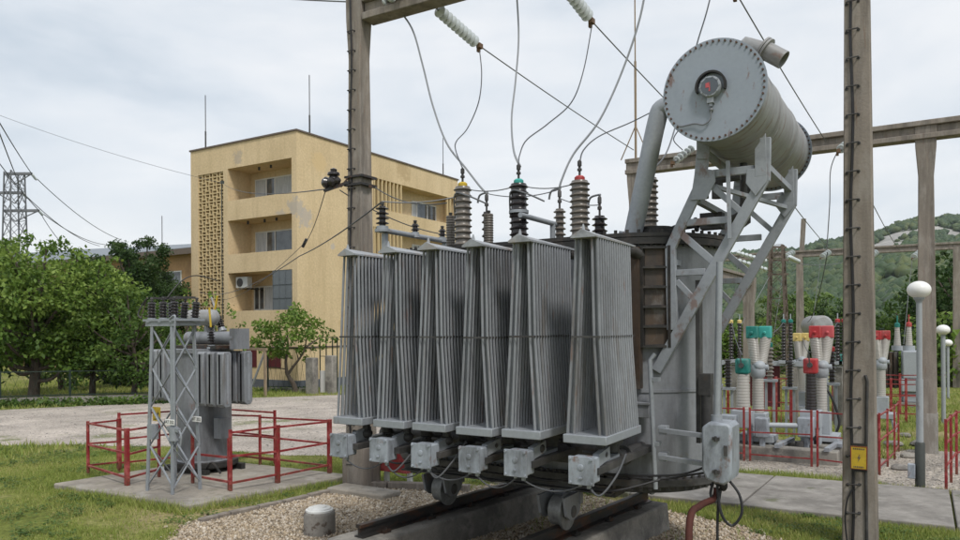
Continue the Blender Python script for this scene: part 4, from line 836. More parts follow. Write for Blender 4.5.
# supporting trusses of the conservator
def truss(yt, s=1.0):
    mb = MB(); U = (0, 1, 0)
    def P(px, py): v = onY(px, py, 6.3); return Vector((v.x, yt, v.z))
    w = .088
    def H(p, q): q = q.copy(); q.z = p.z; return p, q
    A0, A1, B, Ct = P(673,330), P(671,247), P(700,186), P(704,146)
    mb.bar(A0, A1, w, .05, U); mb.bar(A1-Vector((0,0,.01)), B, w, .046, U); mb.bar(B-Vector((0,0,.02)), Ct, w*1.15, .048, U)
    D0, E, Et = P(657,371), P(765,178), P(766,138)
    mb.bar(D0, E, w*1.05, .052, U); mb.bar(E-Vector((0,0,.03)), Et, w*.95, .054, U)
    mb.bar(*H(P(704,175), P(755,175)), .065, .036, U); mb.bar(*H(P(687,223), P(729,223)), .06, .036, U); mb.bar(*H(P(676,273), P(706,273)), .055, .036, U)
    mb.bar(P(676,229), P(715,263), .06, .03, U); mb.bar(P(677,281), P(695,300), .05, .03, U); mb.bar(P(712,186), P(744,214), .05, .026, U)
    # gusset plates
    def plate(pts, dy):
        pts = [P(*p) for p in pts]; n = len(pts); vs = [Vector((p.x, yt+dy-.006, p.z)) for p in pts]+[Vector((p.x, yt+dy+.006, p.z)) for p in pts]
        mb.add(vs, [tuple(range(n)), tuple(range(n, 2*n))[::-1]]+[(i, (i+1) % n, n+(i+1) % n, n+i) for i in range(n)])
    plate(((697,168), (716,171), (717,182), (708,200), (692,201)), -.034); plate(((748,170), (768,168), (768,182), (757,197), (747,184)), -.036); plate(((698,140), (712,142), (710,160), (698,160)), -.034); plate(((756,150), (767,134), (768,176), (756,178)), -.037)
    return mb, P
mb, P_ = truss(6.30); fr1 = mb.build('support_truss', T['steel'], tr, bevel=.004)
mb, P_ = truss(7.72); fr2 = mb.build('support_truss', T['steel'], tr, bevel=.004)
mb = MB()
for (px, py) in ((704,152), (762,162), (697,200), (673,262)):
    v = onY(px, py, 6.3); mb.bar((v.x, 6.33, v.z), (v.x, 7.69, v.z), .05, .05)
v = onY(714, 186, 6.3); u = onY(758, 186, 6.3); mb.bar((v.x, 6.33, v.z), (u.x, 7.69, v.z-.02), .035, .035)
v = onY(727, 160, 6.2); u = onY(729, 238, 6.2); mb.bar((v.x, 6.24, v.z), (u.x, 6.24, u.z), .028, .028)
mb.build('cross_brace', T['steel'], tr)
# conservator drum
KX, KZ, KR, KY0, KY1 = -1.435, 4.075, .375, 5.93, 8.42
mb = MB(); mb.lathe([(KR, 0), (KR, KY1-KY0)], (KX, KY0, KZ), (0,1,0), 56)
for y in (6.75, 7.6): mb.lathe([(KR+.001, 0), (KR+.008, .01), (KR+.001, .02)], (KX, y, KZ), (0,1,0), 56)
cons = mb.build('conservator', T['conserv'], tr)
for yy, nm in ((KY0-.028, 0), (KY1, 1)):
    mb = MB(); mb.lathe([(KR+.03, 0), (KR+.03, .026)], (KX, yy, KZ), (0,1,0), 64)
    pl = mb.build('end_plate', T['capgrey'], cons); mb = MB()
    for k in range(52):
        a = 2*PI*k/52; x, z = KX+math.cos(a)*(KR+.008), KZ+math.sin(a)*(KR+.008); mb.cyl((x, yy-.012, z), (x, yy+.05, z), .009, 6)
    mb.build('bolt', mat('rusty_bolt_%d' % nm, (.10, .06, .045), .7, .2, .3), pl)
gx, gz_, gy = KX-.015, KZ+.015, KY0-.03
mb = MB(); n = 24
ring = [(gx+math.cos(a)*.112, gz_+.012+math.sin(a)*.112) for a in [-.35+(PI+.7)*i/n for i in range(n+1)]]
for (x0, z0), (x1, z1) in zip(ring, ring[1:]): mb.bar((x0, gy-.012, z0), (x1, gy-.012, z1), .016, .06, (0,1,0))
mb.build('gauge_hood', T['black'], cons)
mb = MB(); mb.lathe([(.084, 0), (.084, .05), (.077, .06), (.069, .062)], (gx, gy, gz_), (0,-1,0), 28); mb.b2(gx-.025, gx+.025, gy-.045, gy, gz_-.125, gz_-.075); mb.cyl((gx, gy-.02, gz_-.115), (gx, gy-.02, gz_-.15), .014, 10)
for k in range(10): a = 2*PI*k/10; mb.cyl((gx+math.cos(a)*.074, gy-.05, gz_+math.sin(a)*.074), (gx+math.cos(a)*.074, gy-.068, gz_+math.sin(a)*.074), .007, 6)
ga = mb.build('oil_gauge', T['galv'], cons)
mb = MB(); mb.lathe([(.067, 0), (.067, .004)], (gx, gy-.06, gz_), (0,-1,0), 28); mb.build('gauge_glass', T['glass'], ga)
mb = MB(); mb.add([(gx-.03, gy-.0665, gz_-.01), (gx-.002, gy-.0665, gz_-.01), (gx-.002, gy-.0665, gz_+.03), (gx-.03, gy-.0665, gz_+.025)], [(0,1,2,3)]); mb.add([(gx-.006, gy-.067, gz_-.04), (gx+.006, gy-.067, gz_-.04), (gx+.004, gy-.067, gz_+.04)], [(0,1,2)]); mb.build('gauge_dial', T['redcap_pale'], ga, smooth=False)
mb = MB(); mb.ell((gx, gy-.01, gz_-.175), (.018, .02, .018)); mb.tube(smoothpath([(gx, gy-.02, gz_-.18), (gx-.005, gy-.02, gz_-.25), (gx-.06, gy-.02, gz_-.285), (gx-.13, gy-.015, gz_-.265), (gx-.24, gy-.012, gz_-.27), (gx-.27, gy-.01, gz_-.25)], 8), .006, 6); mb.build('gauge_cable', T['wire'], cons)
# stub pipe with open mouth at the drum's top
mb = MB(); y = 6.25; a = Vector((-1.36, y, 4.40)); b = Vector((-1.24, y, 4.50)); p1 = onY(765, 50, y); p2 = onY(784, 60, y)
mb.tube([a, b, Vector((p1.x-.03, y, p1.z+.005)), p1], [.075, .075, .07, .07], 18); mb.lathe([(.10, 0), (.10, .018)], p1-(p2-p1).normalized()*.02, p2-p1, 22); mb.lathe([(.10, 0), (.10, .018)], p1+(p2-p1).normalized()*.004, p2-p1, 22)
dr = (p2-p1).normalized(); mb.lathe([(.072, .02), (.072, (p2-p1).length), (.064, (p2-p1).length), (.062, .06)], p1, dr, 22); mb.build('breather_pipe', T['conserv'], cons)
# big oblique vent pipe
mb = MB(); y = 6.42; a = onY(633, 236, y); a.z = 3.03; b = onY(657, 122, y); c = onY(662, 110, y); mb.tube(smoothpath([a, a.lerp(b, .5), b, c+Vector((.02, 0, .02)), Vector((KX-.34, y, 4.16)), Vector((KX-.25, y, 4.19))], 5), .083, 22); mb.lathe([(.13, 0), (.13, .025)], a, b-a, 24); mb.build('vent_pipe', T['galv'], tr)
mb = MB(); p = onY(655, 233, 6.55); mb.lathe([(.17, 0), (.17, .05), (.15, .06), (.15, .085)], (p.x, 6.6, 3.03), (0,0,1), 26); mb.build('manhole_cover', T['black'], tr)
# pipe and relay from drum to cover
mb = MB(); yy = 7.0; mb.tube(smoothpath([(KX, yy, KZ-KR+.02), (KX, yy, 3.5), (KX-.02, yy, 3.26), (-1.6, yy, 3.19), (-1.9, yy, 3.17), (-2.1, yy, 3.14), (-2.18, yy, 3.03)], 6), .034, 10); mb.box((-1.72, yy, 3.19), (.2, .13, .15)); mb.cyl((-1.72, yy-.07, 3.19), (-1.72, yy-.12, 3.19), .05, 14); mb.lathe([(.07, 0), (.07, .02)], (-1.57, yy, 3.20), (1,0,.1), 14); mb.lathe([(.07, 0), (.07, .02)], (-1.88, yy, 3.17), (1,0,.1), 14)
mb.cyl((-1.72, 6.7, 3.50), (-1.72, 6.7, 3.36), .045, 12); mb.cyl((-1.60, 6.7, 3.50), (-1.60, 6.7, 3.35), .05, 12); mb.cyl((-1.8, 6.7, 3.5), (-1.4, 6.7, 3.52), .03, 10); mb.tube([(-1.45, 7.3, KZ-KR+.02), (-1.45, 7.3, 3.2), (-1.9, 7.3, 2.9)], .02, 8)
mb.build('gas_relay', T['dark'], tr)
# bushings
def bushing(x, y, z0, z1, rc, rs, n, mats, cap=None, capr=.045, caph=.055, tip=.12, parent=tr, tilt=None, lower=None, name='bushing'):
    ax = Vector(tilt or (0,0,1)).normalized(); o = Vector((x, y, z0)); H = z1-z0; mb = MB()
    mb.lathe(shedprof(0, H, n, rc, rs), o, ax, 22)
    b = mb.build(name, mats, parent)
    mb = MB(); mb.lathe([(rs*1.15, -.05), (rs*1.15, -.02), (rs*.9, -.015), (rs*.9, .012)], o, ax, 22); mb.build('flange', T['galv'], b)
    if lower: mb = MB(); mb.lathe([(rc*1.3, 0), (rc*1.3, .03)], o+ax*H*.52, ax, 20); mb.build('collar', T['galv'], b)
    if cap is not None:
        mb = MB(); mb.lathe([(capr*.95, -.006), (capr, 0), (capr, caph*.7), (capr*.7, caph)], o+ax*H, ax, 18); mb.build('cap', cap, b)
    mb = MB(); q = o+ax*(H+(caph if cap is not None else 0)); mb.lathe([(.012, -.01), (.012, tip*.3), (.024, tip*.32), (.024, tip*.45), (.014, tip*.48), (.014, tip*.6), (.022, tip*.62), (.022, tip*.9), (.008, tip)], q, ax, 10); mb.build('terminal', T['dark'], b)
    return o+ax*(H+tip+(caph if cap is not None else 0))
YB = 6.72
def bx(px, Y): return onY(px, 240, Y).x
HV = []
for px, yt, cap in ((463, 187, 'yellow'), (519, 184, 'teal_pale'), (580, 181, 'redcap')):
    v = onY(px, yt, YB); HV.append(bushing(v.x, YB, 3.06, v.z, .080, .102, 10, T['porc_dark'] if px == 519 else T['porc_grey'], T[cap], .052, .05, .16, lower=px == 519))
LV = []
for px, Y, yt, r, n, m in ((487, 7.42, 212, .06, 6, 'porc_dark'), (560, 7.42, 209, .07, 7, 'porc_grey'), (600, 7.42, 216, .085, 5, 'porc_dark')):
    v = onY(px, yt, Y); LV.append(bushing(v.x, Y, 3.06, v.z, r*.62, r, n, T[m], None, tip=.22))
for px, yt in ((451, 216), (489, 214)):
    v = onY(px, yt, 6.95); bushing(v.x, 6.95, 3.06, v.z, .048, .055, 14, T['porc_grey'], None, tip=.04)
v = onY(650, 178, 7.3); LV.append(bushing(v.x, 7.3, 3.06, v.z, .068, .088, 11, T['porc_grey'], None, tip=.06))
# bus pipe on post insulators, left end of the cover
mb = MB(); mb.cyl((-5.0, 6.12, 3.26), (-5.0, 7.5, 3.26), .03, 12); mb.bar((-5.0, 6.2, 3.0), (-5.0, 6.2, 3.23), .05, .05); mb.bar((-5.0, 7.35, 3.0), (-5.0, 7.35, 3.23), .05, .05); mb.b2(-5.3, -4.4, 7.30, 7.40, 3.03, 3.09); mb.build('bus_pipe', T['galv'], tr)
v = onY(384, 206, 6.16); B1 = bushing(-5.0, 6.16, 3.29, v.z, .035, .072, 4, T['porc_dark'], None, tip=.05, name='post_insulator'); bushing(-5.0, 6.75, 3.29, 3.40, .03, .05, 2, T['porc_dark'], None, tip=.04, name='post_insulator'); bushing(-5.0, 7.3, 3.29, 3.40, .03, .05, 2, T['porc_dark'], None, tip=.04, name='post_insulator')
mb = MB(); p = onY(519, 215, 6.55); q = onY(572, 236, 7.35); mb.cyl((p.x+.02, 6.55, p.z), (p.x+.02, 7.45, p.z), .028, 12); mb.cyl((p.x+.02, 7.3, 3.03), (p.x+.02, 7.3, p.z), .03, 12); mb.build('bus_pipe', T['galv'], tr)
mb = MB(); mb.cyl((-5.1, 7.05, 3.12), (-2.5, 7.05, 3.12), .024, 10)
for x in (-4.9, -3.9, -2.8): mb.cyl((x, 7.05, 3.02), (x, 7.05, 3.12), .03, 8)
mb.build('gas_pipe', T['galv'], tr)
def jump(pts, r): m_ = MB(); m_.tube(pts, r, 6); m_.build('jumper', T['wire'], tr)
for (a, b) in ((HV[0], HV[1]), (HV[1], HV[2])): jump(sag(a-Vector((0,0,.22)), b-Vector((0,0,.22)), .05), .006)
for l in LV[:3]: jump(smoothpath([l, l+Vector((-.02, .05, .02)), l+Vector((-.13, .06, .0)), l+Vector((-.16, .06, -.09))], 5), .012)
jump(sag(LV[1]-Vector((0,0,.1)), LV[2]-Vector((0,0,.1)), .03), .006); jump(sag(LV[0], LV[1], .06), .006)
for h in HV[:2]: jump(smoothpath([h-Vector((.1,0,.55)), h+Vector((-.05,-.08,-.30)), h+Vector((.12,-.1,-.33)), h+Vector((.3,.0,-.42))], 6), .009)
# ================================================================= rail tracks on concrete beams
def track(x, y0, y1, label):
    z = gz(x, (y0+y1)/2); x = x+.125*((y0+y1)/2-6.22); t = thing('track_beam', (x, (y0+y1)/2, z), label, 'rail track', 'rail tracks of the transformer'); t.rotation_euler = (0, 0, -math.atan(.125))
    mb = MB(); xs = (-.24, -.21, .21, .24); vs = []
    n = 14
    for i in range(n+1):
        y = y0+(y1-y0)*i/n; j = [random.uniform(-.012, .012) for _ in range(4)]
        vs += [(x-.25+j[0], y, -.06), (x-.22+j[1], y, .30), (x+.22+j[2], y, .30), (x+.25+j[3], y, -.06)]
    fs = [(i*4+k, i*4+(k+1) % 4, i*4+4+(k+1) % 4, i*4+4+k) for i in range(n) for k in range(4)]+[(0,1,2,3), (n*4+3, n*4+2, n*4+1, n*4)]
    mb.add(vs, fs); mb.build('beam', T['beamconc'], t, bevel=.02)
    mb = MB(); pr = [(-.055,.300),(.055,.300),(.055,.311),(.011,.322),(.011,.385),(.033,.392),(.033,.418),(.026,.42),(-.026,.42),(-.033,.418),(-.033,.392),(-.011,.385),(-.011,.322),(-.055,.311)]; k = len(pr)
    mb.add([(x+a, y0+.18, b) for a, b in pr]+[(x+a, y1-.06, b) for a, b in pr], [tuple(range(k)), tuple(range(k, 2*k))[::-1]]+[(i, (i+1) % k, k+(i+1) % k, k+i) for i in range(k)]); mb.build('rail', T['rail'], t, smooth=False)
    mb = MB(); y = y0+.45
    while y < y1-.2:
        for s in (-1, 1): mb.box((x+s*.075, y, .318), (.05, .09, .03)); mb.cyl((x+s*.08, y, .33), (x+s*.08, y, .35), .014, 6)
        y += .62
    mb.build('rail_clip', T['rail'], t)
track(RAILX[0], 4.88, 8.10, 'concrete track beam with a black rail, the one under the far left wheels'); track(RAILX[1], 2.6, 7.83, 'concrete track beam with a black rail, nearest the camera and cut by the lower edge')
# hoses on the gravel
def hose(name, pts, r, m, label, cat):
    mb = MB(); mb.tube(smoothpath(pts, 10), r, 10); o = mb.build(name, m); tag(o, label, cat); return o
a = Vector((-1.45, 6.0, .90)); b = gp(690, 528); c = gp(680, 548)
hose('red_hose', [a, a+Vector((-.015,-.02,-.08)), onY(700, 506, 5.75), onY(690, 522, 5.45), Vector((onY(686, 535, 5.2).x, 5.2, .19)), Vector((-1.55, 4.6, .11))], .027, T['hosered'], 'thick dull red hose hanging from the grey cabinet down to the gravel', 'hose')
hose('black_cable', [a+Vector((.03,.0,.0)), Vector((-1.44, 5.98, .7)), Vector((-1.44, 5.96, .35)), Vector((-1.44, 5.94, .08)), Vector((-1.40, 5.8, .06))], .011, T['cable'], 'thin straight black cable dropping from the grey cabinet beside the red hose', 'cable')
zg = lambda x, y: gz(x, y)+.035
hose('loose_cable', [(x, y, zg(x, y)) for x, y in [(-3.95, 4.75), (-3.7, 4.9), (-3.4, 4.86), (-3.1, 4.75)]], .018, T['cable'], 'black cable lying on the gravel between the two track beams', 'cable')
# ================================================================= concrete gantries
def ring(c, w, d, g=.16):
    x, y, z = c; q = [(-w,-d),(w,-d),(w,-d*.6),(w*(1-g),-d*.5),(w*(1-g),d*.5),(w,d*.6),(w,d),(-w,d),(-w,d*.6),(-w*(1-g),d*.5),(-w*(1-g),-d*.5),(-w,-d*.6)]
    return [(x+a, y+b, z) for a, b in q]
def column(par, x, y, ztop, wb, wt, head=True, rungs=0, white=False):
    z0 = gz(x, y)-.2; mb = MB(); L = [(z0, wb, .16)]; zr = ztop-1.0 if head else ztop
    for k in range(1, 7): L.append((z0+(zr-z0)*k/6, wb+(wt-wb)*k/6, .16 if .12 < k/6 < .95 else 0.02))
    if head: L += [(ztop-.45, wt*1.35, .02), (ztop+.02, wt*1.42, .02)]
    rs = [ring((x, y, z), w, w if z < zr+.01 else wt*1.05, g) for z, w, g in L]; mb.loft(rs); c = mb.build('column', T['concrete'], par, bevel=.012)
    if rungs:
        z = z0+.55; k = 0
        while z < ztop-.6:
            f = (z-z0)/(zr-z0); w = wb+(wt-wb)*min(1, f); yf = y-w; xc = x-w*.32+random.uniform(-.004, .004); hw = .052
            mb = MB(); mb.tube([(xc-hw, yf+.02, z-.008), (xc-hw, yf-.045, z), (xc+hw, yf-.045, z+.003), (xc+hw, yf+.02, z+.003)], .0075, 6); mb.lathe([(.016, 0), (.016, .004)], (xc-hw, yf-.001, z-.01), (0,-1,0), 8); mb.lathe([(.016, 0), (.016, .004)], (xc+hw, yf-.001, z), (0,-1,0), 8)
            z += rungs; mb.build('rung', T['dark'], c)
        mb = MB(); n = 18; pts = []
        for i in range(n+1):
            z = z0+.2+(ztop-z0-.3)*i/n; f = min(1, (z-z0)/(zr-z0)); w = wb+(wt-wb)*f; pts.append((x-w*.38+.012*math.sin(i*1.3), y-w-.016, z))
        mb.tube(pts, .013, 6); mb.build('down_cable', T['cable'], c)
    if white:
        mb = MB(); mb.prism([(x-wb*1.05, y-wb*1.012), (x+wb*1.012, y-wb*1.012), (x+wb*1.012, y+wb*1.012), (x-wb*1.012, y+wb*1.012)], z0+.2, z0+.95); mb.build('whitewash', mat('limewash', (.33,.315,.29), .9, 0, .2, 4, 30, .2, [((.2,.175,.15), 3, (2,2,.5), .5, .7, .8)]), c)
    return c
def cbeam(par, a, b, h, w):
    mb = MB(); a, b = Vector(a), Vector(b)
    mb.bar(a-Vector((0,0,h*.36)), b-Vector((0,0,h*.36)), w, h*.28); mb.bar(a, b, w*.5, h*.44); mb.bar(a+Vector((0,0,h*.36)), b+Vector((0,0,h*.36)), w, h*.28); return mb.build('crossbeam', T['concrete'], par, bevel=.01)
lp = gp(362, 487); rp = Vector((lp.x+6.32, lp.y+.1, 0)); rp.z = gz(rp.x, rp.y); zb = onY(372, 16, lp.y).z
ga1 = thing('concrete_gantry', (lp.x, lp.y, lp.z), 'tall concrete portal gantry standing over the large transformer, its right column cut by the frame', 'gantry', 'concrete line gantries')
column(ga1, lp.x, lp.y, zb+.42, .165, .108, True, .28)
rx = onY(859.5, 300, rp.y).x; column(ga1, rx, rp.y, zb+.42, .155, .105, True, .278)
cbeam(ga1, (lp.x+.16, lp.y, zb+.10), (rx-.16, rp.y, zb+.10), .36, .26)
mb = MB(); mb.box((lp.x, lp.y, lp.z+.28), (.40, .40, .66)); mb.build('footing', T['concrete'], ga1, bevel=.03)
# warning plate
x, y = rx+.004, rp.y-.205; c = onY(861, 458, y); t = thing('warning_sign', (x, y, c.z-.115), 'small yellow warning plate with a red edge fixed to the foreground concrete column', 'sign')
mb = MB(); mb.box((x, y, c.z), (.145, .006, .225)); mb.build('plate', T['yellow'], t, bevel=.002)
mb = MB(); yy = y-.0045
for (x0, x1, z0, z1) in ((-.0725,.0725,.105,.1125), (-.0725,.0725,-.1125,-.105), (-.0725,-.0655,-.105,.105), (.0655,.0725,-.105,.105)): mb.b2(x+x0, x+x1, yy-.001, yy+.001, c.z+z0, c.z+z1)
mb.build('red_edge', T['red'], t, smooth=False)
mb = MB(); random.seed(5)
for (zz, a, b) in ((.086, -.05, .05), (-.088, -.045, .045)):
    xx = a
    while xx < b: w = random.uniform(.006, .013); mb.b2(x+xx, x+xx+w, yy-.001, yy+.001, c.z+zz-.007, c.z+zz+.007); xx += w+.006
mb.add([(x+a, yy-.001, c.z+b) for a, b in ((.008,.04),(-.014,-.004),(-.001,-.003),(-.008,-.04),(.016,.008),(.003,.006))], [(0,1,2,3,4,5)])
mb.build('print', T['brownmetal'], t, smooth=False)
for s in (-1, 1): mb = MB(); mb.bar((x-.06, y+.012, c.z+s*.122), (x+.07, y+.012, c.z+s*.122), .012, .03); mb.build('strap', T['black'], t)
mb = MB(); mb.tube([(rx+.065, rp.y-.16, .1), (rx+.06, rp.y-.155, .8), (rx+.075, rp.y-.15, 1.66), (rx+.06, rp.y-.148, 1.72)], .014, 8); o = mb.build('conduit_pipe', T['dark'], ga1)
mb = MB(); mb.tube(smoothpath([(rx-.045, rp.y-.17, .62), (rx-.10, rp.y-.185, .50), (rx-.12, rp.y-.19, .30), (rx-.10, rp.y-.19, .05)], 6), .008, 6); mb.build('loose_cable', T['cable'], ga1)
# rear gantry
rb = gp(928, 453); ry = rb.y
zr = onY(928, 121, ry).z
ga2 = thing('concrete_gantry', rb, 'concrete gantry with a long crossbeam behind the transformer and the whitewashed column at right', 'gantry', 'concrete line gantries')
xl = onY(637, 300, ry).x; xr2 = rb.x+(rb.x-xl)
for xx in (rb.x, xl, xr2): column(ga2, xx, ry, zr-.02, .165, .125, True, 0, xx == rb.x)
cbeam(ga2, (xl-.2, ry-.02, zr-.18), (xr2+.4, ry-.02, zr-.18), .34, .3)
mb = MB(); mb.tube([(xl, ry, zr), (xl, ry, zr+2.2)], .028, 8); mb.tube([(xl, ry, zr+2.2), (xl, ry, zr+6.5)], .016, 6); mb.bar((xl-.35, ry, zr+.02), (xl, ry, zr+.75), .02, .02); mb.bar((xl+.3, ry, zr+.02), (xl, ry, zr+.75), .02, .02); mb.build('lightning_rod', T['wood'], ga2)
# far gantry
d4 = 41; f0 = onY(800, 254, 42.3); f1 = onY(957, 248, 42.3); ga3 = thing('concrete_gantry', (f0.x, 42.3, gz(f0.x, 42.3)), 'distant slim concrete gantry crossing in front of the wooded hill', 'gantry', 'concrete line gantries')
for k in range(-1, 3): column(ga3, f0.x+(f1.x-f0.x)*k, 42.3, f0.z-.05, .2, .15, False)
cbeam(ga3, (f0.x-(f1.x-f0.x)-.3, 42.3, f0.z), (f0.x+2*(f1.x-f0.x), 42.3, f0.z), .36, .3)
q = onY(802, 219, 42.3); mb = MB(); mb.bar((q.x, 42.3, f0.z+.15), (q.x+.1, 42.3, q.z), .22, .22); mb.build('earth_peak', T['concrete'], ga3)
# short gantry at mid distance, seen under the drum
p = onY(749, 278, 28); ga4 = thing('concrete_gantry', (p.x, 28, gz(p.x, 28)), 'short broad concrete gantry column seen through the drum supports', 'gantry', 'concrete line gantries')
column(ga4, p.x, 28, p.z, .21, .17, True); column(ga4, p.x, 21, p.z, .21, .17, True); cbeam(ga4, (p.x, 20.6, p.z-.1), (p.x, 28.3, p.z-.1), .34, .3)
# ================================================================= insulator strings and wires
def gstring(p, q, n, r, label, group='glass insulator strings'):
    p, q = Vector(p), Vector(q); ax = (q-p).normalized(); L = (q-p).length; t = thing('insulator_string', p, label, 'insulator', group)
    mb = MB(); s = L*.86/n; o = p+ax*L*.06
    for k in range(n): mb.lathe([(.018, 0), (r*.45, s*.12), (r, s*.30), (r*1.0, s*.38), (r*.85, s*.46), (r*.4, s*.40), (.02, s*.5)], o+ax*k*s, ax, 18)
    mb.cyl(o, o+ax*n*s, .012, 6); mb.build('discs', T['glassins'], t); mb = MB()
    for k in range(n): mb.lathe([(.02, s*.48), (.034, s*.52), (.034, s*.86), (.02, s*.98)], o+ax*k*s, ax, 10)
    mb.cyl(p, o, .012, 6); mb.build('metal_caps', T['wire'], t)
    mb = MB(); e = o+ax*n*s; mb.cyl(e, q, .014, 6); mb.box(q, (.06, .10, .07)); mb.box(q+Vector((-.02, 0, -.05)), (.04, .05, .07)); mb.build('clamp', mat('rusty_clamp', (.14,.085,.05), .7, .2, .3), t); return t
def wire(name, pts, r, m, label, cat='cable', group='overhead wires', smooth=True, k=8):
    mb = MB(); mb.tube(smoothpath(pts, k) if smooth else pts, r, 6); o = mb.build(name, T[m]); tag(o, label, cat, group); return o
YS = lp.y+.15; ends = []
for (px, py, lab) in ((480, 46, 'glass insulator string at the upper left, above the yellow capped bushing'), (592, 21, 'glass insulator string cut by the top edge of the photo, right of the other'), (737, -6, 'third glass insulator string, just outside the top edge above the drum')):
    e = onY(px, py, YS+1.15); s = Vector((e.x, YS, zb-.06)); gstring(s, e, 10, .088, lab); ends.append(e)
RYB = ry-.2
tgt = [onY(634, 150, RYB), onY(712, 146, RYB), onY(826, 141, RYB)]
gw = ['slanting wire from the upper left insulator string down to the rear gantry', 'slanting wire from the second glass string to behind the drum', 'slanting wire passing right of the drum mouth to the rear crossbeam']
for e, t_, lab in zip(ends, tgt, gw): wire('overhead_wire', sag(e, t_, .03), .0095, 'wire', lab, smooth=False)
# drop wires from the strings to the coloured bushings
wire('drop_wire', [ends[0]-Vector((0,0,.08)), onY(482, 75, YS+1.0), onY(479, 102, YS+.6), onY(468, 128, YS+.2), onY(457, 141, YS-.3), onY(456, 150, YS-.7), onY(462, 166, YB+.05), HV[0]], .008, 'wiredark', 'curved dark drop wire from the first glass string to the yellow bushing')
wire('drop_wire', [ends[1]-Vector((0,0,.08)), onY(584, 70, YS+.9), onY(572, 102, YS+.5), onY(548, 124, YS+.1), onY(527, 140, YS-.5), onY(520, 155, YS-.9), HV[1]], .008, 'wiredark', 'curved dark drop wire from the second glass string to the teal bushing')
wire('drop_wire', [onY(702, 88, YS+1.6), onY(662, 107, YS+1.2), onY(632, 122, YS+.6), onY(600, 136, YS-.2), onY(584, 150, YS-.9), onY(580, 164, YB+.05), HV[2]], .008, 'wiredark', 'curved dark drop wire from behind the vent pipe to the red bushing')
wire('heavy_conductor', [onY(394, 4, YS), onY(412, 28, YS-.1), onY(423, 65, YS-.1), onY(433, 105, YS-.15), onY(447, 143, YS-.3), onY(466, 168, YS-.5), onY(480, 186, 7.42), LV[0]], .0125, 'wirelite', 'pale thick conductor falling from the portal beam past the yellow bushing')
wire('heavy_conductor', [onY(516, -20, YS), onY(519, 35, YS), onY(516, 80, YS-.2), onY(512, 118, YS-.5), onY(514, 150, YS-.9), HV[1]+Vector((.02,0,-.03))], .0125, 'wirelite', 'pale thick conductor dropping almost straight to the teal bushing')
wire('heavy_conductor', [onY(650, -40, YS), onY(641, 15, YS-.1), onY(623, 70, YS-.2), onY(600, 120, YS-.4), onY(574, 154, YS-.6), onY(562, 180, 7.44), LV[1]], .0135, 'wirelite', 'pale thick conductor sweeping down left of the vent pipe')
wire('overhead_wire', [onY(290, -1, YS), onY(330, 1, YS), onY(384, 3, YS)], .011, 'wire', 'short wire entering at the top edge above the left column')
gstring(onY(384, 3, YS-.15), onY(408, -14, YS-.5), 4, .07, 'glass insulator at the top of the left column by the beam')
wire('drop_wire', [onY(716, -25, 8.8), onY(707, 12, 8.7), onY(697, 45, 8.6), onY(684, 95, 8.4), onY(668, 150, 7.6), LV[3]], .009, 'wire', 'wire descending behind the drum from the top edge')
# tension strings on the rear crossbeam
for (a, b, lab) in (((694,147), (673,163), 'white tubular insulator on the rear crossbeam left of the drum supports'), ((852,140), (839,151), 'white insulator on the rear crossbeam beside the foreground column')):
    gstring(onY(*a, RYB), onY(*b, RYB-.55), 5, .085, lab, 'insulators on the rear crossbeam')
wire('drop_wire', [onY(679, 130, RYB), onY(674, 140, RYB), onY(683, 150, RYB)], .012, 'wiredark', 'short looped wire above the white tubular insulator')
wire('drop_wire', [onY(838, 151, RYB-.55), onY(831, 170, RYB-.5), onY(830, 205, RYB-.4), onY(827, 250, RYB)], .009, 'wire', 'thin wire hanging from the rear crossbeam left of the foreground column')
wire('overhead_wire', sag(onY(870, 198, 20), onY(900, 250, 42), .1), .012, 'wire', 'thin wire slanting down right of the foreground column to the far gantry', smooth=False)
wire('overhead_wire', sag(onY(792, 203, 17), onY(838, 256, 42), .1), .012, 'wire', 'thin wire slanting down to the far gantry below the drum', smooth=False)
for (px, lab) in ((829, 'white insulator on the far gantry left of the foreground column'), (876, 'white insulator on the far gantry right of the foreground column'), (920, 'white insulator on the far gantry at the whitewashed column'), (793, 'white insulator near the end post of the far gantry')):
    e = onY(px+1, 252, 42); gstring(e, e+Vector((-.35, -.7, -.35)), 4, .17, lab, 'insulators on the far gantry')
    wire('drop_wire', [e+Vector((-.35,-.7,-.4)), e+Vector((-.5,-1,-2)), e+Vector((-.7,-2,-4.5))], .014, 'wire', 'thin drop wire under the ' + lab[:60].replace('white insulator', 'insulator'))
for k, yy in enumerate((324, 329, 334)): wire('overhead_wire', sag(onY(880, yy, 60), onY(1010, yy-1, 52), .15), .03, 'wiredark', 'distant dark wire by the tall dark trees, ' + ('upper of three', 'middle of three', 'lower of three')[k], smooth=False)
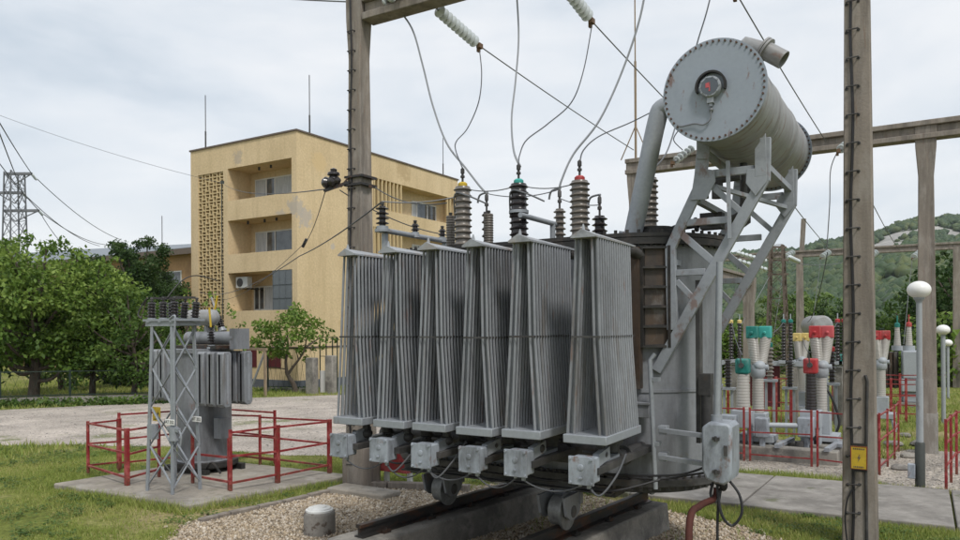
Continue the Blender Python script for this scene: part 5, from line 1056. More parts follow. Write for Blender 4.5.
# pin insulator on a bracket of the left column, with its service wires
cy = lp.y-.14; t = thing('bracket_insulator', onY(345, 192, cy), 'dark pin insulators on a steel bracket left of the left concrete column', 'insulator')
mb = MB(); a = onY(350, 182, cy); b = onY(327, 190, cy-.12); mb.bar(a, b, .04, .04); mb.bar(onY(350, 176, cy), onY(341, 187, cy-.05), .02, .02); mb.bar(onY(325, 191, cy-.1), onY(333, 186, cy-.1), .05, .03); mb.build('bracket', T['rail'], t)
mb = MB(); c0 = onY(331, 182, cy-.1); mb.lathe([(.03, -.14), (.07, -.11), (.09, -.06), (.06, -.02), (.085, .02), (.085, .06), (.05, .09), (.055, .13), (.02, .16)], c0, (1, .2, .12), 18); mb.build('insulator', T['porc_dark'], t)
mb = MB(); c1 = onY(334, 175, cy-.1); mb.lathe([(.02, -.1), (.06, -.06), (.05, -.02), (.09, .0), (.085, .03), (.045, .05), (.05, .08), (.01, .1)], c1, (0, 0, 1), 18); mb.build('insulator', T['porc_dark'], t)
mb = MB()
for z in (186, 178): p = onY(361, z, lp.y); mb.box((p.x, p.y, p.z), (.33, .33, .03)); 
mb.bar(onY(370, 186, cy), onY(375, 187, cy), .04, .04); mb.build('strap', T['rail'], t)
far0 = atd(-40, 100, 34)
wire('service_wire', sag(far0, onY(222, 183, 24), .25, 18)+sag(onY(222, 183, 24), onY(327, 189, cy-.1), .25)[1:], .009, 'wiredark', 'long thin service wire crossing the sky on the left and passing before the yellow building', smooth=False)
wire('service_wire', sag(onY(326, 190, cy-.1), onY(305, 243, 12), .12)+sag(onY(305, 243, 12), onY(222, 300, 24), .3)[1:], .007, 'wiredark', 'thin wire looping down from the pin insulator with a black clamp before the building', smooth=False)
o = MB().cyl(onY(307, 239, 12), onY(303, 247, 12), .035, 10).build('wire_clamp', T['cable']); tag(o, 'black sleeve clamp on the thin wire in front of the yellow building', 'clamp')
wire('service_wire', sag(B1, onY(300, 256, 10), .05)+sag(onY(300, 256, 10), onY(200, 292, 20), .35)[1:], .009, 'wiredark', 'thin cable from the dark post insulator slanting down left across the building', smooth=False)
wire('service_wire', sag(onY(340, 190, cy-.1), onY(455, 236, 9.5), .12), .008, 'wiredark', 'thin wire running behind the left column toward the bushings', smooth=False)
wire('service_wire', sag(onY(375, 187, cy), onY(447, 203, 6.8), .1), .007, 'wiredark', 'thin wire from the column strap to the upper bushing on the left', smooth=False)
wire('service_wire', sag(B1, HV[0]-Vector((0,0,.3)), .04), .007, 'wire', 'thin wire between the dark post insulator and the yellow bushing', smooth=False)
p = onY(222, 183, 24); mb = MB(); mb.tube([(p.x, p.y, gz(p.x, p.y)), (p.x, p.y, p.z)], .024, 8); mb.box((p.x+.05, p.y, p.z+.03), (.16, .10, .14)); o = mb.build('service_down_cable', T['darkgreen']); tag(o, 'thin dark service cable running down before the left balconies of the building', 'pole')  # a cable running down, built as a thin upright tube from the ground
# lattice pylon far left
def lattice(par, x, y, z0, z1, wb, wt, n, m, th, name='mast'):
    mb = MB(); cs = [(-1,-1),(1,-1),(1,1),(-1,1)]
    def P(c, f): w = (wb+(wt-wb)*f)/2; return Vector((x+c[0]*w, y+c[1]*w, z0+(z1-z0)*f))
    for c in cs: mb.angle(P(c, 0), P(c, 1), th*1.5, th*.3)
    for k in range(n):
        f0, f1 = k/n, (k+1)/n
        for i in range(4):
            a, b = cs[i], cs[(i+1) % 4]; mb.bar(P(a, f0), P(b, f1), th*.7, th*.3); mb.bar(P(b, f0), P(a, f1), th*.7, th*.3)
            if k % 2 == 0: mb.bar(P(a, f1), P(b, f1), th*.7, th*.3)
    return mb.build(name, m, par, smooth=False)
p = atd(16, 328, 82); t = thing('lattice_pylon', (p.x, p.y, -1.8), 'grey steel lattice pylon with three crossarms at the far left', 'pylon')
zt = EYE+(HZ-169)/FOC*82; lattice(t, p.x, p.y, -1.8, zt, 2.3, 1.45, 12, T['wire'], .115)
S = 82/FOC; arms = []
for (yy, a, b) in ((171, 6, 33), (190, -2, 24), (208, 5, 40)):
    z = EYE+(HZ-yy)*S; mb = MB(); A = Vector((p.x+(a-16)*S*RX, p.y+(a-16)*S*RY, z)); B = Vector((p.x+(b-16)*S*RX, p.y+(b-16)*S*RY, z)); mb.bar(A, B, .32, .28); m_ = Vector((p.x, p.y, z-1.2)); mb.bar(B, m_, .1, .1); mb.bar(A, m_, .1, .1); mb.build('crossarm', T['wire'], t); arms.append((A, B))
gl = 'wires of the far left pylon'
for (a, b, c, lab) in ((atd(-30, 60, 40), arms[0][1], atd(122, 240, 130), 'far left line wire over the upper crossarm'), (atd(-30, 40, 38), arms[1][1], atd(100, 246, 130), 'far left line wire over the middle crossarm'), (atd(-20, 130, 60), arms[2][1], atd(112, 245, 130), 'far left line wire over the lowest crossarm')):
    a = Vector(b)+(Vector(a)-Vector(b))*1.6; wire('line_wire', sag(a, b, .6)+sag(b, c, 1.0)[1:], .045, 'wiredark', lab, group=gl, smooth=False)
    gstring(b, b+(Vector(c)-Vector(b)).normalized()*1.7-Vector((0,0,.3)), 7, .16, 'insulator string hanging from the ' + lab.split('over the ')[1] + ' of the far left pylon', 'insulators of the far left pylon')
wire('line_wire', sag(arms[2][1], atd(96, 250, 120), 2.5), .04, 'wiredark', 'slack line wire leaving the lowest crossarm of the far left pylon', group=gl, smooth=False)
p = atd(163, 328, 90); mb = MB(); mb.tube([(p.x, p.y, -1.8), (p.x, p.y, EYE+(HZ-214)/FOC*90)], .05, 6); tag(mb.build('roof_mast', T['wire']), 'very thin mast in the sky above the low building', 'mast')
# ================================================================= small transformer on its pad
c = gp(205, 478); cx, cy = c.x-.30, c.y+.24; z0 = gz(cx, cy)+.075
st = thing('distribution_transformer', (cx, cy, z0), 'small grey oil transformer with fin radiators inside the red railings at left', 'transformer')
mb = MB(); mb.lathe([(.43, .14), (.43, .18), (.41, .2), (.41, 1.86), (.45, 1.87), (.45, 1.93), (.43, 1.935)], (cx, cy, z0), (0,0,1), 36, sx=1.0); body = mb.build('tank', T['tankgrey'], st)
mb = MB(); mb.lathe([(.49, .08), (.51, .10), (.51, .17), (.46, .175)], (cx, cy, z0), (0,0,1), 30); mb.b2(cx-.5, cx+.5, cy-.38, cy-.3, z0, z0+.09); mb.b2(cx-.5, cx+.5, cy+.3, cy+.38, z0, z0+.09)
mb.tube(smoothpath([(cx+.42, cy-.3, z0+.1), (cx+.62, cy-.35, z0+.22), (cx+.75, cy-.3, z0+.06)], 5), .018, 6); mb.build('skid_base', T['black'], st)
def fins(x0, n, dx, y0, y1, za, zb_):
    for k in range(n):
        x = x0+k*dx; mb = MB(); pr = [(y0, za+.05), (y0+.04, za), (y1-.04, za), (y1, za+.05), (y1, zb_-.03), (y1-.03, zb_), (y0+.03, zb_), (y0, zb_-.03)]
        q = len(pr); w = .078
        mb.add([(x-w, a, b) for a, b in pr]+[(x+w, a, b) for a, b in pr], [tuple(range(q))[::-1], tuple(range(q, 2*q))]+[(i, (i+1) % q, q+(i+1) % q, q+i) for i in range(q)])
        f = mb.build('radiator_fin', T['radiator'], st, bevel=.012); mb = MB()
        for s in (-1, 1): mb.b2(x+s*(w+.004)-.003, x+s*(w+.004)+.003, (y0+y1)/2-.02, (y0+y1)/2+.02, za+.06, zb_-.04); mb.b2(x-.012, x+.012, y0-.008, y0-.001, za+.06, zb_-.04)
        mb.build('seam', T['steel'], f)
fins(cx+.46, 3, .225, cy-.44, cy-.28, z0+1.07, z0+1.90); fins(cx-.80, 2, .2, cy-.36, cy-.20, z0+1.10, z0+1.92); fins(cx-.86, 2, .225, cy+.1, cy+.26, z0+1.10, z0+1.92); fins(cx+.60, 2, .2, cy+.05, cy+.21, z0+1.07, z0+1.90)
mb = MB()
for x in (cx+.46, cx+.685, cx+.91): mb.cyl((x, cy-.30, z0+1.82), (cx+.1, cy, z0+1.8), .04, 8); mb.cyl((x, cy-.30, z0+1.17), (cx+.1, cy, z0+1.17), .04, 8)
mb.b2(cx+.39, cx+.92, cy-.275, cy-.25, z0+1.12, z0+1.86)
for x in (cx-.80, cx-.60): mb.cyl((x, cy-.22, z0+1.82), (cx-.1, cy, z0+1.8), .04, 8); mb.cyl((x, cy-.22, z0+1.2), (cx-.1, cy, z0+1.2), .04, 8)
mb.b2(cx-.86, cx-.3, cy-.19, cy-.17, z0+1.15, z0+1.86)
mb.build('header_pipe', T['tankgrey'], st)
mb = MB(); mb.cyl((cx-.45, cy+.05, z0+2.10), (cx+.72, cy+.05, z0+2.10), .105, 20); mb.b2(cx+.66, cx+.82, cy-.05, cy+.2, z0+1.93, z0+2.25); mb.build('cover_housing', T['tankgrey'], st)
mb = MB(); mb.lathe([(.02, 0), (.09, .03), (.125, .07), (.13, .11), (.13, .66), (.125, .70), (.09, .74), (.02, .77)], (cx-.62, cy+.12, z0+2.43), (1,0,0), 26); mb.bar((cx-.4, cy+.12, z0+2.0), (cx-.4, cy+.12, z0+2.3), .05, .05); mb.bar((cx-.1, cy+.12, z0+2.0), (cx-.1, cy+.12, z0+2.3), .05, .05); mb.build('conservator', T['conserv'], st)
mb = MB(); mb.b2(cx-.5, cx+.62, cy-.22, cy+.3, z0+1.935, z0+1.985); mb.build('top_plate', T['rail'], st)
def sbush(x, y, zz, h, tilt, col):
    b = bushing(x, y, zz, zz+h, .035, .062, 5, T['porc_dark'], None, tip=.05, parent=st, tilt=tilt)
    mb = MB(); d = Vector(tilt).normalized(); mb.cyl(b, b+d*.30+Vector((-.02, 0, 0)), .016, 8); mb.build('phase_stick', T[col], st)
sbush(cx+.38, cy-.16, z0+1.985, .24, (-.05, 0, 1), 'yellow'); sbush(cx-.22, cy+.3, z0+2.25, .22, (.35, 0, 1), 'yellow'); sbush(cx+.0, cy+.34, z0+2.25, .22, (-.45, 0, 1), 'rustcap')
mb = MB(); mb.b2(cx+.42, cx+.58, cy-.16, cy+.02, z0+.55, z0+.86); mb.build('drain_box', T['tankgrey'], st)
# lattice stand carrying the cut-out insulators
s0 = gp(172, 500); sx, sy = s0.x-.235, s0.y+.22; zs = gz(sx, sy)+.075; sd_ = thing('insulator_stand', (sx, sy, zs), 'slender steel lattice stand carrying dark insulators in front of the small transformer', 'stand')
W2, D2, ZT2 = .27, .215, 2.24
def sp(i, j, f): k = 1-.22*f; return Vector((sx+i*W2*k, sy+j*D2*k, zs+ZT2*f))
for (i, j) in ((-1,-1), (1,-1), (1,1), (-1,1)): MB().angle(sp(i, j, 0), sp(i, j, 1), .052, .009).build('leg', T['galv'], sd_, smooth=False)
mb = MB()
for k in range(4):
    f0, f1 = .04+k*.235, .04+(k+1)*.235
    for (a, b) in (((-1,-1), (1,-1)), ((1,-1), (1,1)), ((1,1), (-1,1)), ((-1,1), (-1,-1))):
        mb.bar(sp(*a, f0), sp(*b, f1), .027, .007); mb.bar(sp(*b, f0), sp(*a, f1), .027, .008)
mb.build('bracing', T['galv'], sd_, smooth=False)
mb = MB(); mb.b2(sx-.34, sx+.30, sy-.20, sy-.14, zs+2.235, zs+2.30); mb.b2(sx-.34, sx+.30, sy+.14, sy+.20, zs+2.235, zs+2.30); mb.b2(sx-.34, sx-.28, sy-.139, sy+.139, zs+2.24, zs+2.295); mb.b2(sx+.24, sx+.30, sy-.139, sy+.139, zs+2.24, zs+2.295); mb.b2(sx-.37, sx+.36, sy-.22, sy+.22, zs+2.302, zs+2.33); mb.build('top_frame', T['galv'], sd_)
mb = MB(); mb.cyl((sx+.30, sy-.22, zs+2.1), (sx+.30, sy-.22, zs+.95), .016, 8); mb.tube(smoothpath([(sx+.22, sy-.22, zs+2.33), (sx+.33, sy-.22, zs+2.36), (sx+.30, sy-.22, zs+2.1)], 6), .014, 6); mb.build('conduit', T['galv'], sd_)
for k, xx in enumerate((-.27, -.02, .22)):
    for j, (yy, tl) in enumerate(((-.15, (0, 0, 1)), (.13, (.16 if k else -.05, 0, 1)))):
        bushing(sx+xx+j*.05, sy+yy, zs+2.335, zs+2.335+.23, .042, .062, 5, T['porc_dark'], None, tip=.06, parent=sd_, tilt=tl, name='insulator')
    mb = MB(); mb.bar((sx+xx-.02, sy-.15, zs+2.62), (sx+xx+.06, sy+.13, zs+2.62), .02, .03); mb.build('contact_bar', T['dark'], sd_)
mb = MB(); mb.tube(smoothpath([(sx-.42, sy-.2, zs+2.34), (sx-.5, sy-.2, zs+2.40), (sx-.46, sy-.15, zs+2.55), (sx-.36, sy-.15, zs+2.62)], 5), .012, 6); mb.tube(smoothpath([(sx+.0, sy-.1, zs+2.62), (sx+.02, sy+.1, zs+2.85), (sx-.05, sy+.4, zs+2.95), (sx-.1, sy+.8, zs+2.9)], 5), .008, 6); mb.build('lead', T['dark'], sd_)
def plate(xx, yo, txt, label):
    y = sy+D2*.9*yo-.045; t = thing('number_plate', (sx+xx, y, zs+.93), label, 'sign', 'number plates on the insulator stand'); mb = MB(); mb.box((sx+xx, y, zs+.965), (.19, .008, .075)); mb.build('plate', T['white'], t, bevel=.003)
    fc = bpy.data.curves.new('lettering', 'FONT'); fc.body = txt; fc.size = .058; fc.align_x = 'CENTER'; fc.align_y = 'CENTER'; fc.extrude = .0008; fo = bpy.data.objects.new('lettering', fc); C.objects.link(fo); fo.parent = t; fo.location = (0, -.006, .035); fo.rotation_euler = (PI/2, 0, 0); fc.materials.append(T['black']); me_ = bpy.data.meshes.new_from_object(fo); bpy.data.objects.remove(fo); fo = bpy.data.objects.new('lettering', me_); C.objects.link(fo); fo.parent = t; fo.location = (0, -.006, .035); fo.rotation_euler = (PI/2, 0, 0)
plate(.235, -1, 'AT 352', 'small white number plate on the left front leg of the insulator stand'); plate(.27, 1, 'AT 352', 'small white number plate on the right front leg of the insulator stand')
mb = MB(); y = sy-D2*.86-.04; mb.b2(sx-.28, sx-.17, y, y+.1, zs+.70, zs+.90); mb.build('switch_drive', T['galv'], sd_); mb = MB(); mb.cyl((sx+.27, y+.02, zs+.72), (sx+.27, y+.02, zs+.9), .06, 12); mb.bar((sx+.15, y+.02, zs+.88), (sx+.38, y+.02, zs+.86), .05, .05); mb.tube(smoothpath([(sx+.38, y+.02, zs+.86), (sx+.42, y+.02, zs+.78), (sx+.40, y+.02, zs+.66)], 5), .012, 6); mb.build('switch_drive', T['galv'], sd_)
p = atd(157, 414, 10.4); t = thing('warning_sign', (p.x, p.y, p.z-.11), 'yellow warning plate on the red railing behind the insulator stand', 'sign')
mb = MB(); mb.box((p.x, p.y, p.z), (.17, .008, .20)); mb.build('plate', T['yellow'], t); mb = MB(); yy = p.y-.0055
mb.add([(p.x+a, yy, p.z+b) for a, b in ((.05,.06),(.015,.0),(.03,.0),(.02,-.06),(.06,.02),(.04,.02))], [(0,1,2,3,4,5)]); mb.b2(p.x-.06, p.x-.0, yy-.001, yy, p.z-.08, p.z-.07); mb.build('print', T['black'], t, smooth=False)
# ================================================================= red railings
def railing(pts, segs, h, label, group='red safety railings', rails=(.97, .56, .14), pr=.02, zoff=0, thick=(), rr=.0135, mt='red'):
    g0 = pts[0]; t = thing('red_railing', (g0[0], g0[1], gz(*g0)+zoff), label, 'railing', group); V = [Vector((x, y, gz(x, y)+zoff)) for x, y in pts]
    for i, v in enumerate(V):
        w = .062 if i in thick else pr*2; mb = MB(); mb.bar(v, v+Vector((0,0,h)), w, w*.85); mb.box(v+Vector((0,0,h+.004)), (w*1.1, w*.95, .008)); mb.build('post', T[mt], t, bevel=.003)
    for s in segs:
        a, b = s[0], s[1]; rs = s[2] if len(s) > 2 else rails
        for r in rs:
            mb = MB(); d = (V[b]-V[a]).normalized(); j = random.uniform(-.012, .012); mb.bar(V[a]+d*.02+Vector((0,0,h*r+j)), V[b]-d*.02+Vector((0,0,h*r-j)), rr*2, rr*2); mb.build('rail', T[mt], t)
    return t
def g2(px, py, z=.075):
    v = gp(px, py); u, w = uv(px, py); d = FOC*(EYE-.24-z)/(w-.03*FOC); v = atd(px, py, d); return (v.x, v.y)
A = [g2(88.5, 473), g2(127.5, 485.5), g2(159.5, 477), g2(119.6, 468.5)]
railing(A, [(0,1), (1,2), (0,3)], .80, 'red railing with an open gate leaf at the left front corner of the pad', zoff=.075, thick=(3, 1))
Bp = [g2(231, 491), g2(278, 483), g2(330, 473)]; bk = [(Bp[2][0]-1.6, Bp[2][1]+.05), (Bp[2][0]-3.0, Bp[2][1]+.0)]
railing(Bp+bk, [(0,1), (1,2), (2,3), (3,4)], .82, 'red railing along the right side and back of the pad', zoff=.075, thick=(1, 2))
fa = g2(164, 480); railing([(Bp[0][0]-.05, Bp[0][1]+.02), (Bp[0][0]-.95, Bp[0][1]+.12)], [(0,1,(.62,.16))], .70, 'low red rail in front of the small transformer, right of the stand', zoff=.075)
railing([A[3], (A[3][0]+.25, A[3][1]+1.6), (A[3][0]+1.9, A[3][1]+1.55)], [(0,1), (1,2)], .95, 'red railing along the back left of the pad', zoff=.02)
h = .92
FA = [g2(699, 457, 0), g2(744.5, 461, 0), g2(750.5, 461.5, 0), g2(812, 467, 0), g2(818, 467.5, 0), g2(879, 475, 0)]
railing(FA, [(0,1,(.97,.14,.56)), (2,3,(.97,.56,.14)), (4,5,(.97,.56,.14))], .93, 'long red railing in front of the breakers with the coloured caps', rr=.0105, pr=.017)
railing([g2(880, 475.5, 0), g2(888, 467, 0), g2(895, 460, 0), g2(899, 452, 0)], [(0,1), (1,2), (2,3)], .95, 'short red railing right of the foreground concrete column', pr=.016, rr=.0105)
q0, q1, q2 = g2(946.5, 492, 0), g2(951.5, 483, 0), g2(957, 475, 0); railing([q0, q1, q2, (q2[0]+.55, q2[1]+2.2), (q2[0]+2.2, q2[1]+2.0)], [(0,1), (1,2), (2,3), (3,4)], .98, 'red railing leaving the photo at the right edge', rails=(.97, .66, .35), pr=.018, rr=.011)
def gridfence(pts, h, label, step=.11):
    t = railing(pts, [(i, i+1, (.97, .5, .05)) for i in range(len(pts)-1)], h, label, 'red safety railings', pr=.03)
    for i in range(len(pts)-1):
        a, b = Vector((*pts[i], 0)), Vector((*pts[i+1], 0)); n = int((b-a).length/step); mb = MB()
        for k in range(1, n): q = a.lerp(b, k/n); z = gz(q.x, q.y); mb.bar((q.x, q.y, z+h*.05), (q.x, q.y, z+h*.97), .014, .014)
        mb.build('bars', T['red'], t, smooth=False)
def at2(px, d): v = atd(px, 328, d); return (v.x, v.y)
gridfence([at2(763, 18.3), at2(776, 18.0), at2(791, 17.7)], 1.25, 'dense red barred fence between the teal and the red capped breakers')
gridfence([at2(833, 19.5), at2(850, 19)], 1.15, 'dense red barred fence just left of the foreground column')
railing([at2(878, 19.5), at2(891, 19.2), at2(906, 19), at2(926, 18.8)], [(0,1), (1,2), (2,3)], 1.15, 'red railing in front of the pale transformers', rails=(.97,.6,.2), pr=.03)
railing([at2(872, 21.5), at2(900, 21), at2(928, 20.6)], [(0,1), (1,2)], 1.2, 'further red railing at the foot of the pale transformers', rails=(.97,.75,.5,.25), pr=.03)
railing([at2(728, 21.5), at2(745, 21), at2(762, 20.5)], [(0,1), (1,2)], 1.0, 'distant red railing between the transformer and the barred fence', rails=(.97,.6,.2), pr=.03)
p = at2(765, 19.6); mb = MB(); z = gz(*p); mb.box((p[0], p[1], z+.95), (.75, .05, 1.1)); o = mb.build('maroon_cabinet_panel', T['maroon']); tag(o, 'dull maroon panel behind the dense red barred fence', 'panel')
# ================================================================= switchyard apparatus at right
def cyl2(mb, p, q, r0, r1, n=16): p, q = Vector(p), Vector(q); mb.lathe([(r0, 0), (r1, (q-p).length)], p, q-p, n)
def ribcol(mb, p, q, r0, r1, n):
    p, q = Vector(p), Vector(q); H = (q-p).length; pr = []
    for k in range(n):
        f = k/n; r = r0+(r1-r0)*f; h = H/n; pr += [(r*.94, f*H+h*.05), (r, f*H+h*.5), (r*.99, f*H+h*.62), (r*.94, f*H+h*.95)]
    mb.lathe(pr, p, q-p, 18)
def capbox(mb, c, w, h): mb.box(c, (w, w*.95, h)); 
def breaker(px, d, cap, cap2, label, s=1.0):
    v = atd(px, 328, d); x, y = v.x, v.y; z = gz(x, y); t = thing('circuit_breaker', (x, y, z), label, 'circuit breaker', 'twin chamber circuit breakers')
    mb = MB(); mb.b2(x-.30, x+.30, y-.26, y+.26, z+.30, z+.42)
    for i in (-1, 1):
        for j in (-1, 1): mb.bar((x+i*.3, y+j*.25, z), (x+i*.22, y+j*.2, z+.34), .06, .06)
    mb.b2(x-.16, x+.16, y-.16, y+.16, z+.42, z+.80); mb.build('frame', T['trafo_pale'], t, bevel=.01)
    mb = MB(); ribcol(mb, (x, y, z+.80), (x, y, z+1.42), .105, .10, 13); mb.build('support_column', T['porc_pale'], t)
    mb = MB(); mb.lathe([(.09, 0), (.13, .05), (.135, .16), (.10, .26), (.06, .30)], (x, y, z+1.42), (0,0,1), 18); mb.ell((x+.03, y-.02, z+1.64), (.11, .13, .10)); mb.cyl((x-.16, y, z+1.60), (x+.18, y, z+1.62), .05, 12); mb.build('head', T['trafo_pale'], t)
    for (dx, cm) in ((-.085, cap), (.085, cap2)):
        a = Vector((x+dx*.55, y+.08*(dx > 0), z+1.68)); b = Vector((x+dx*1.05, y+.26*(dx > 0), z+2.14)); mb = MB(); ribcol(mb, a, b, .090, .104, 17); ch = mb.build('chamber', T['porc_pale'], t)
        mb = MB(); ax = (b-a).normalized(); mb.box(b+Vector((0, 0, .11)), (.20, .19, .22)); mb.lathe([(.105, 0), (.105, .03)], b, ax, 14); mb.cyl(b+Vector((0, -.09, .10)), b+Vector((0, -.13, .10)), .03, 10); mb.build('cap', T[cm], ch, bevel=.035)
    return t
def ct(px, d, capm, porc, label, s=1.0):
    v = atd(px, 328, d); x, y = v.x, v.y; z = gz(x, y); t = thing('current_transformer', (x, y, z), label, 'current transformer', 'current transformers with box caps')
    mb = MB(); mb.b2(x-.17, x+.17, y-.17, y+.17, z+.55, z+.86); mb.bar((x-.13, y, z), (x-.13, y, z+.55), .07, .22); mb.bar((x+.13, y, z), (x+.13, y, z+.55), .07, .22); mb.build('base', T['trafo_pale'], t, bevel=.012)
    mb = MB(); ribcol(mb, (x, y, z+.86), (x, y, z+1.50), .125 if porc != 'porc_dark' else .10, .105 if porc != 'porc_dark' else .085, 12); mb.build('porcelain', T[porc], t)
    mb = MB(); mb.box((x, y, z+1.64), (.235, .22, .27)); cp = mb.build('cap', T[capm], t, bevel=.03)
    mb = MB(); mb.cyl((x, y-.10, z+1.66), (x, y-.17, z+1.66), .045, 12); mb.cyl((x, y-.15, z+1.66), (x-.02, y-.15, z+1.90), .012, 6); mb.build('terminal', T['dark'], cp)
    return t
breaker(758, 13.2, 'teal', 'teal_pale', 'nearest pale breaker with twin teal caps, right of the large transformer')
breaker(821, 13.2, 'redcap', 'redcap_pale', 'nearest pale breaker with twin bright red caps, left of the foreground column')
breaker(801, 19.5, 'yellow_pale', 'yellow_pale', 'farther pale breaker with twin faded yellow caps')
breaker(881, 17.3, 'redcap', 'redcap', 'pale breaker with red caps just right of the foreground column')
ct(743, 13.1, 'teal', 'porc_pale', 'current transformer with a square teal cap and pale ribbed porcelain')
ct(811, 13.0, 'redcap', 'porc_dark', 'current transformer with a square red cap and nearly black porcelain')
ct(840, 21, 'teal', 'porc_pale', 'far small current transformer with a teal cap left of the foreground column')
# drive shaft and its boxes between the breakers
a, b = atd(762, 328, 12.75), atd(806, 328, 12.75); zz = gz(a.x, a.y); t = thing('drive_shaft', (a.x, a.y, zz), 'grey horizontal drive shaft between two boxes behind the red railing', 'drive')
mb = MB(); mb.cyl((a.x, a.y, zz+.62), (b.x, b.y, zz+.60), .045, 12); mb.build('shaft', T['trafo_pale'], t)
for v, w in ((a, .22), (b, .26)): mb = MB(); mb.box((v.x, v.y, zz+.58), (w, w, .34)); mb.bar((v.x, v.y, zz), (v.x, v.y, zz+.42), .09, .09); mb.build('gearbox', T['boxgrey'], t, bevel=.02)
mb = MB(); mb.cyl((b.x-.1, b.y-.1, zz+.1), (b.x-.1, b.y-.1, zz+.34), .07, 12); mb.build('motor', T['dark'], t)
for (px, d, L, lab) in ((775, 13.0, 2.1, 'low concrete plinth under the teal and red breakers'), (838, 13.0, 1.2, 'low concrete plinth beside the foreground column')):
    v = atd(px, 328, d); z = gz(v.x, v.y); t = thing('concrete_plinth', (v.x, v.y, z), lab, 'plinth'); mb = MB(); mb.box((v.x, v.y-.32, z+.08), (L, .30, .36)); mb.box((v.x, v.y+.42, z+.08), (L, .30, .36)); mb.build('beams', T['beamconc'], t, bevel=.02)
    for k in (-.35, .05, .42): mb = MB(); mb.bar((v.x+L*k, v.y-.5, z+.29), (v.x+L*k+.1, v.y+.55, z+.29), .08, .06); mb.build('steel_sleeper', T['steel'], t)
# disconnector row
Y0 = 20.5; pL, pR = onY(722, 364, Y0), onY(856, 362, Y0); zz = gz(pL.x, Y0); t = thing('disconnector', ((pL.x+pR.x)/2, Y0, zz), 'long grey beam carrying pairs of dark insulators behind the breakers', 'disconnector')
zbm = 1.22; mb = MB(); mb.bar((pL.x, Y0, zbm), (pR.x, Y0, zbm), .16, .12); mb.build('beam', T['trafo_pale'], t)
for px in (794, 838, 735): v = onY(px, 380, Y0); mb = MB(); mb.box((v.x, Y0, (zbm+zz)/2-.03), (.2, .2, zbm-zz-.1)); mb.build('post', T['beamconc'], t)
for (px, cm) in ((731.5, 'yellow_pale'), (740, 'yellow_pale'), (784, 'teal'), (791, 'teal'), (838, 'redcap'), (844.5, 'redcap')):
    v = onY(px, 340, Y0-.1); mb = MB(); mb.lathe(shedprof(0, 1.0, 12, .045, .066), (v.x, Y0-.1, zbm+.07), (0,0,1), 14); i_ = mb.build('insulator', T['porc_dark'], t)
    mb = MB(); mb.lathe([(.06, 0), (.06, .07), (.03, .09)], (v.x, Y0-.1, zbm+1.07), (0,0,1), 12); mb.build('cap', T[cm], i_)
    mb = MB(); mb.box((v.x, Y0-.1, zbm+.05), (.22, .22, .08)); mb.cyl((v.x, Y0-.1, zbm+1.15), (v.x, Y0-.1, zbm+1.3), .015, 6); mb.build('fitting', T['trafo_pale'], i_)
# pale transformers in the distance
def ptrafo(px, d, w, h, label, caps, side='dark'):
    v = atd(px, 328, d); x, y = v.x, v.y; z = gz(x, y); t = thing('pale_transformer', (x, y, z), label, 'transformer', 'pale transformers in the distance')
    mb = MB(); mb.b2(x-w/2, x+w/2, y-.5, y+.5, z+.5, z+.5+h*.32); mb.b2(x-w/2+.05, x+w/2-.05, y-.45, y+.45, z+.5+h*.325, z+.5+h); mb.b2(x-w*.4, x+w*.4, y-.4, y+.4, z+.15, z+.49); mb.build('tank', T['trafo_pale'], t, bevel=.04)
    mb = MB(); mb.b2(x-w*.6, x+w*.6, y-.6, y+.6, z-.1, z+.15); mb.build('plinth', T['beamconc'], t)
    if side: 
        mb = MB()
        for k in range(4): mb.b2(x-w/2-.55+k*.13, x-w/2-.46+k*.13, y-.62, y+.42, z+.6, z+.45+h)
        mb.b2(x-w/2-.56, x-w/2-.02, y-.43, y-.425, z+.6, z+.45+h); mb.build('radiator', T['oily'], t)
    for k, (cm, dx) in enumerate(caps):
        mb = MB(); ribcol(mb, (x+dx, y, z+.5+h+.16), (x+dx, y, z+.5+h+.80), .11, .07, 9); b_ = mb.build('bushing', T['porc_pale'], t); mb = MB(); mb.lathe([(.085, 0), (.085, .12), (.04, .15)], (x+dx, y, z+.5+h+.80), (0,0,1), 12); mb.cyl((x+dx, y, z+.5+h+.94), (x+dx, y, z+.5+h+1.2), .02, 6); mb.build('cap', T[cm], b_)
        mb = MB(); mb.lathe([(.18, 0), (.18, .16)], (x+dx, y, z+.5+h), (0,0,1), 12); mb.build('turret', T['trafo_pale'], b_)
ptrafo(911, 24.3, .55, 1.35, 'distant pale grey transformer with a red capped bushing', (('redcap', -.05),), None)
ptrafo(905, 24.9, .3, 1.35, 'distant pale grey transformer with dark fins and a teal capped bushing', (('teal', -.22),))
v = atd(818, 328, 24); zt = gz(v.x, v.y); t = thing('oil_tank', (v.x, v.y, zt), 'grey round oil tank lying on legs behind the red capped breaker', 'tank')
mb = MB(); mb.lathe([(.05, 0), (.27, .04), (.34, .12), (.34, 1.1), (.27, 1.2), (.05, 1.24)], (v.x+.25, v.y-.6, 2.20), (-.5, 1, 0), 26); mb.build('drum', T['conserv'], t); mb = MB()
for dx, dy in ((.1, -.4), (-.25, .25)): mb.bar((v.x+dx-.15, v.y+dy, zt), (v.x+dx-.15, v.y+dy, 1.95), .1, .1); mb.bar((v.x+dx+.2, v.y+dy, zt), (v.x+dx+.2, v.y+dy, 1.95), .1, .1)
mb.build('leg', T['trafo_pale'], t); mb = MB(); mb.bar((v.x+.5, v.y-.3, 2.3), (v.x+1.0, v.y-.4, 2.5), .05, .05); mb.lathe([(.09,0),(.11,.1),(.05,.2)], (v.x+1.0, v.y-.4, 2.45), (0,0,1), 10); mb.build('fitting', T['porc_dark'], t)
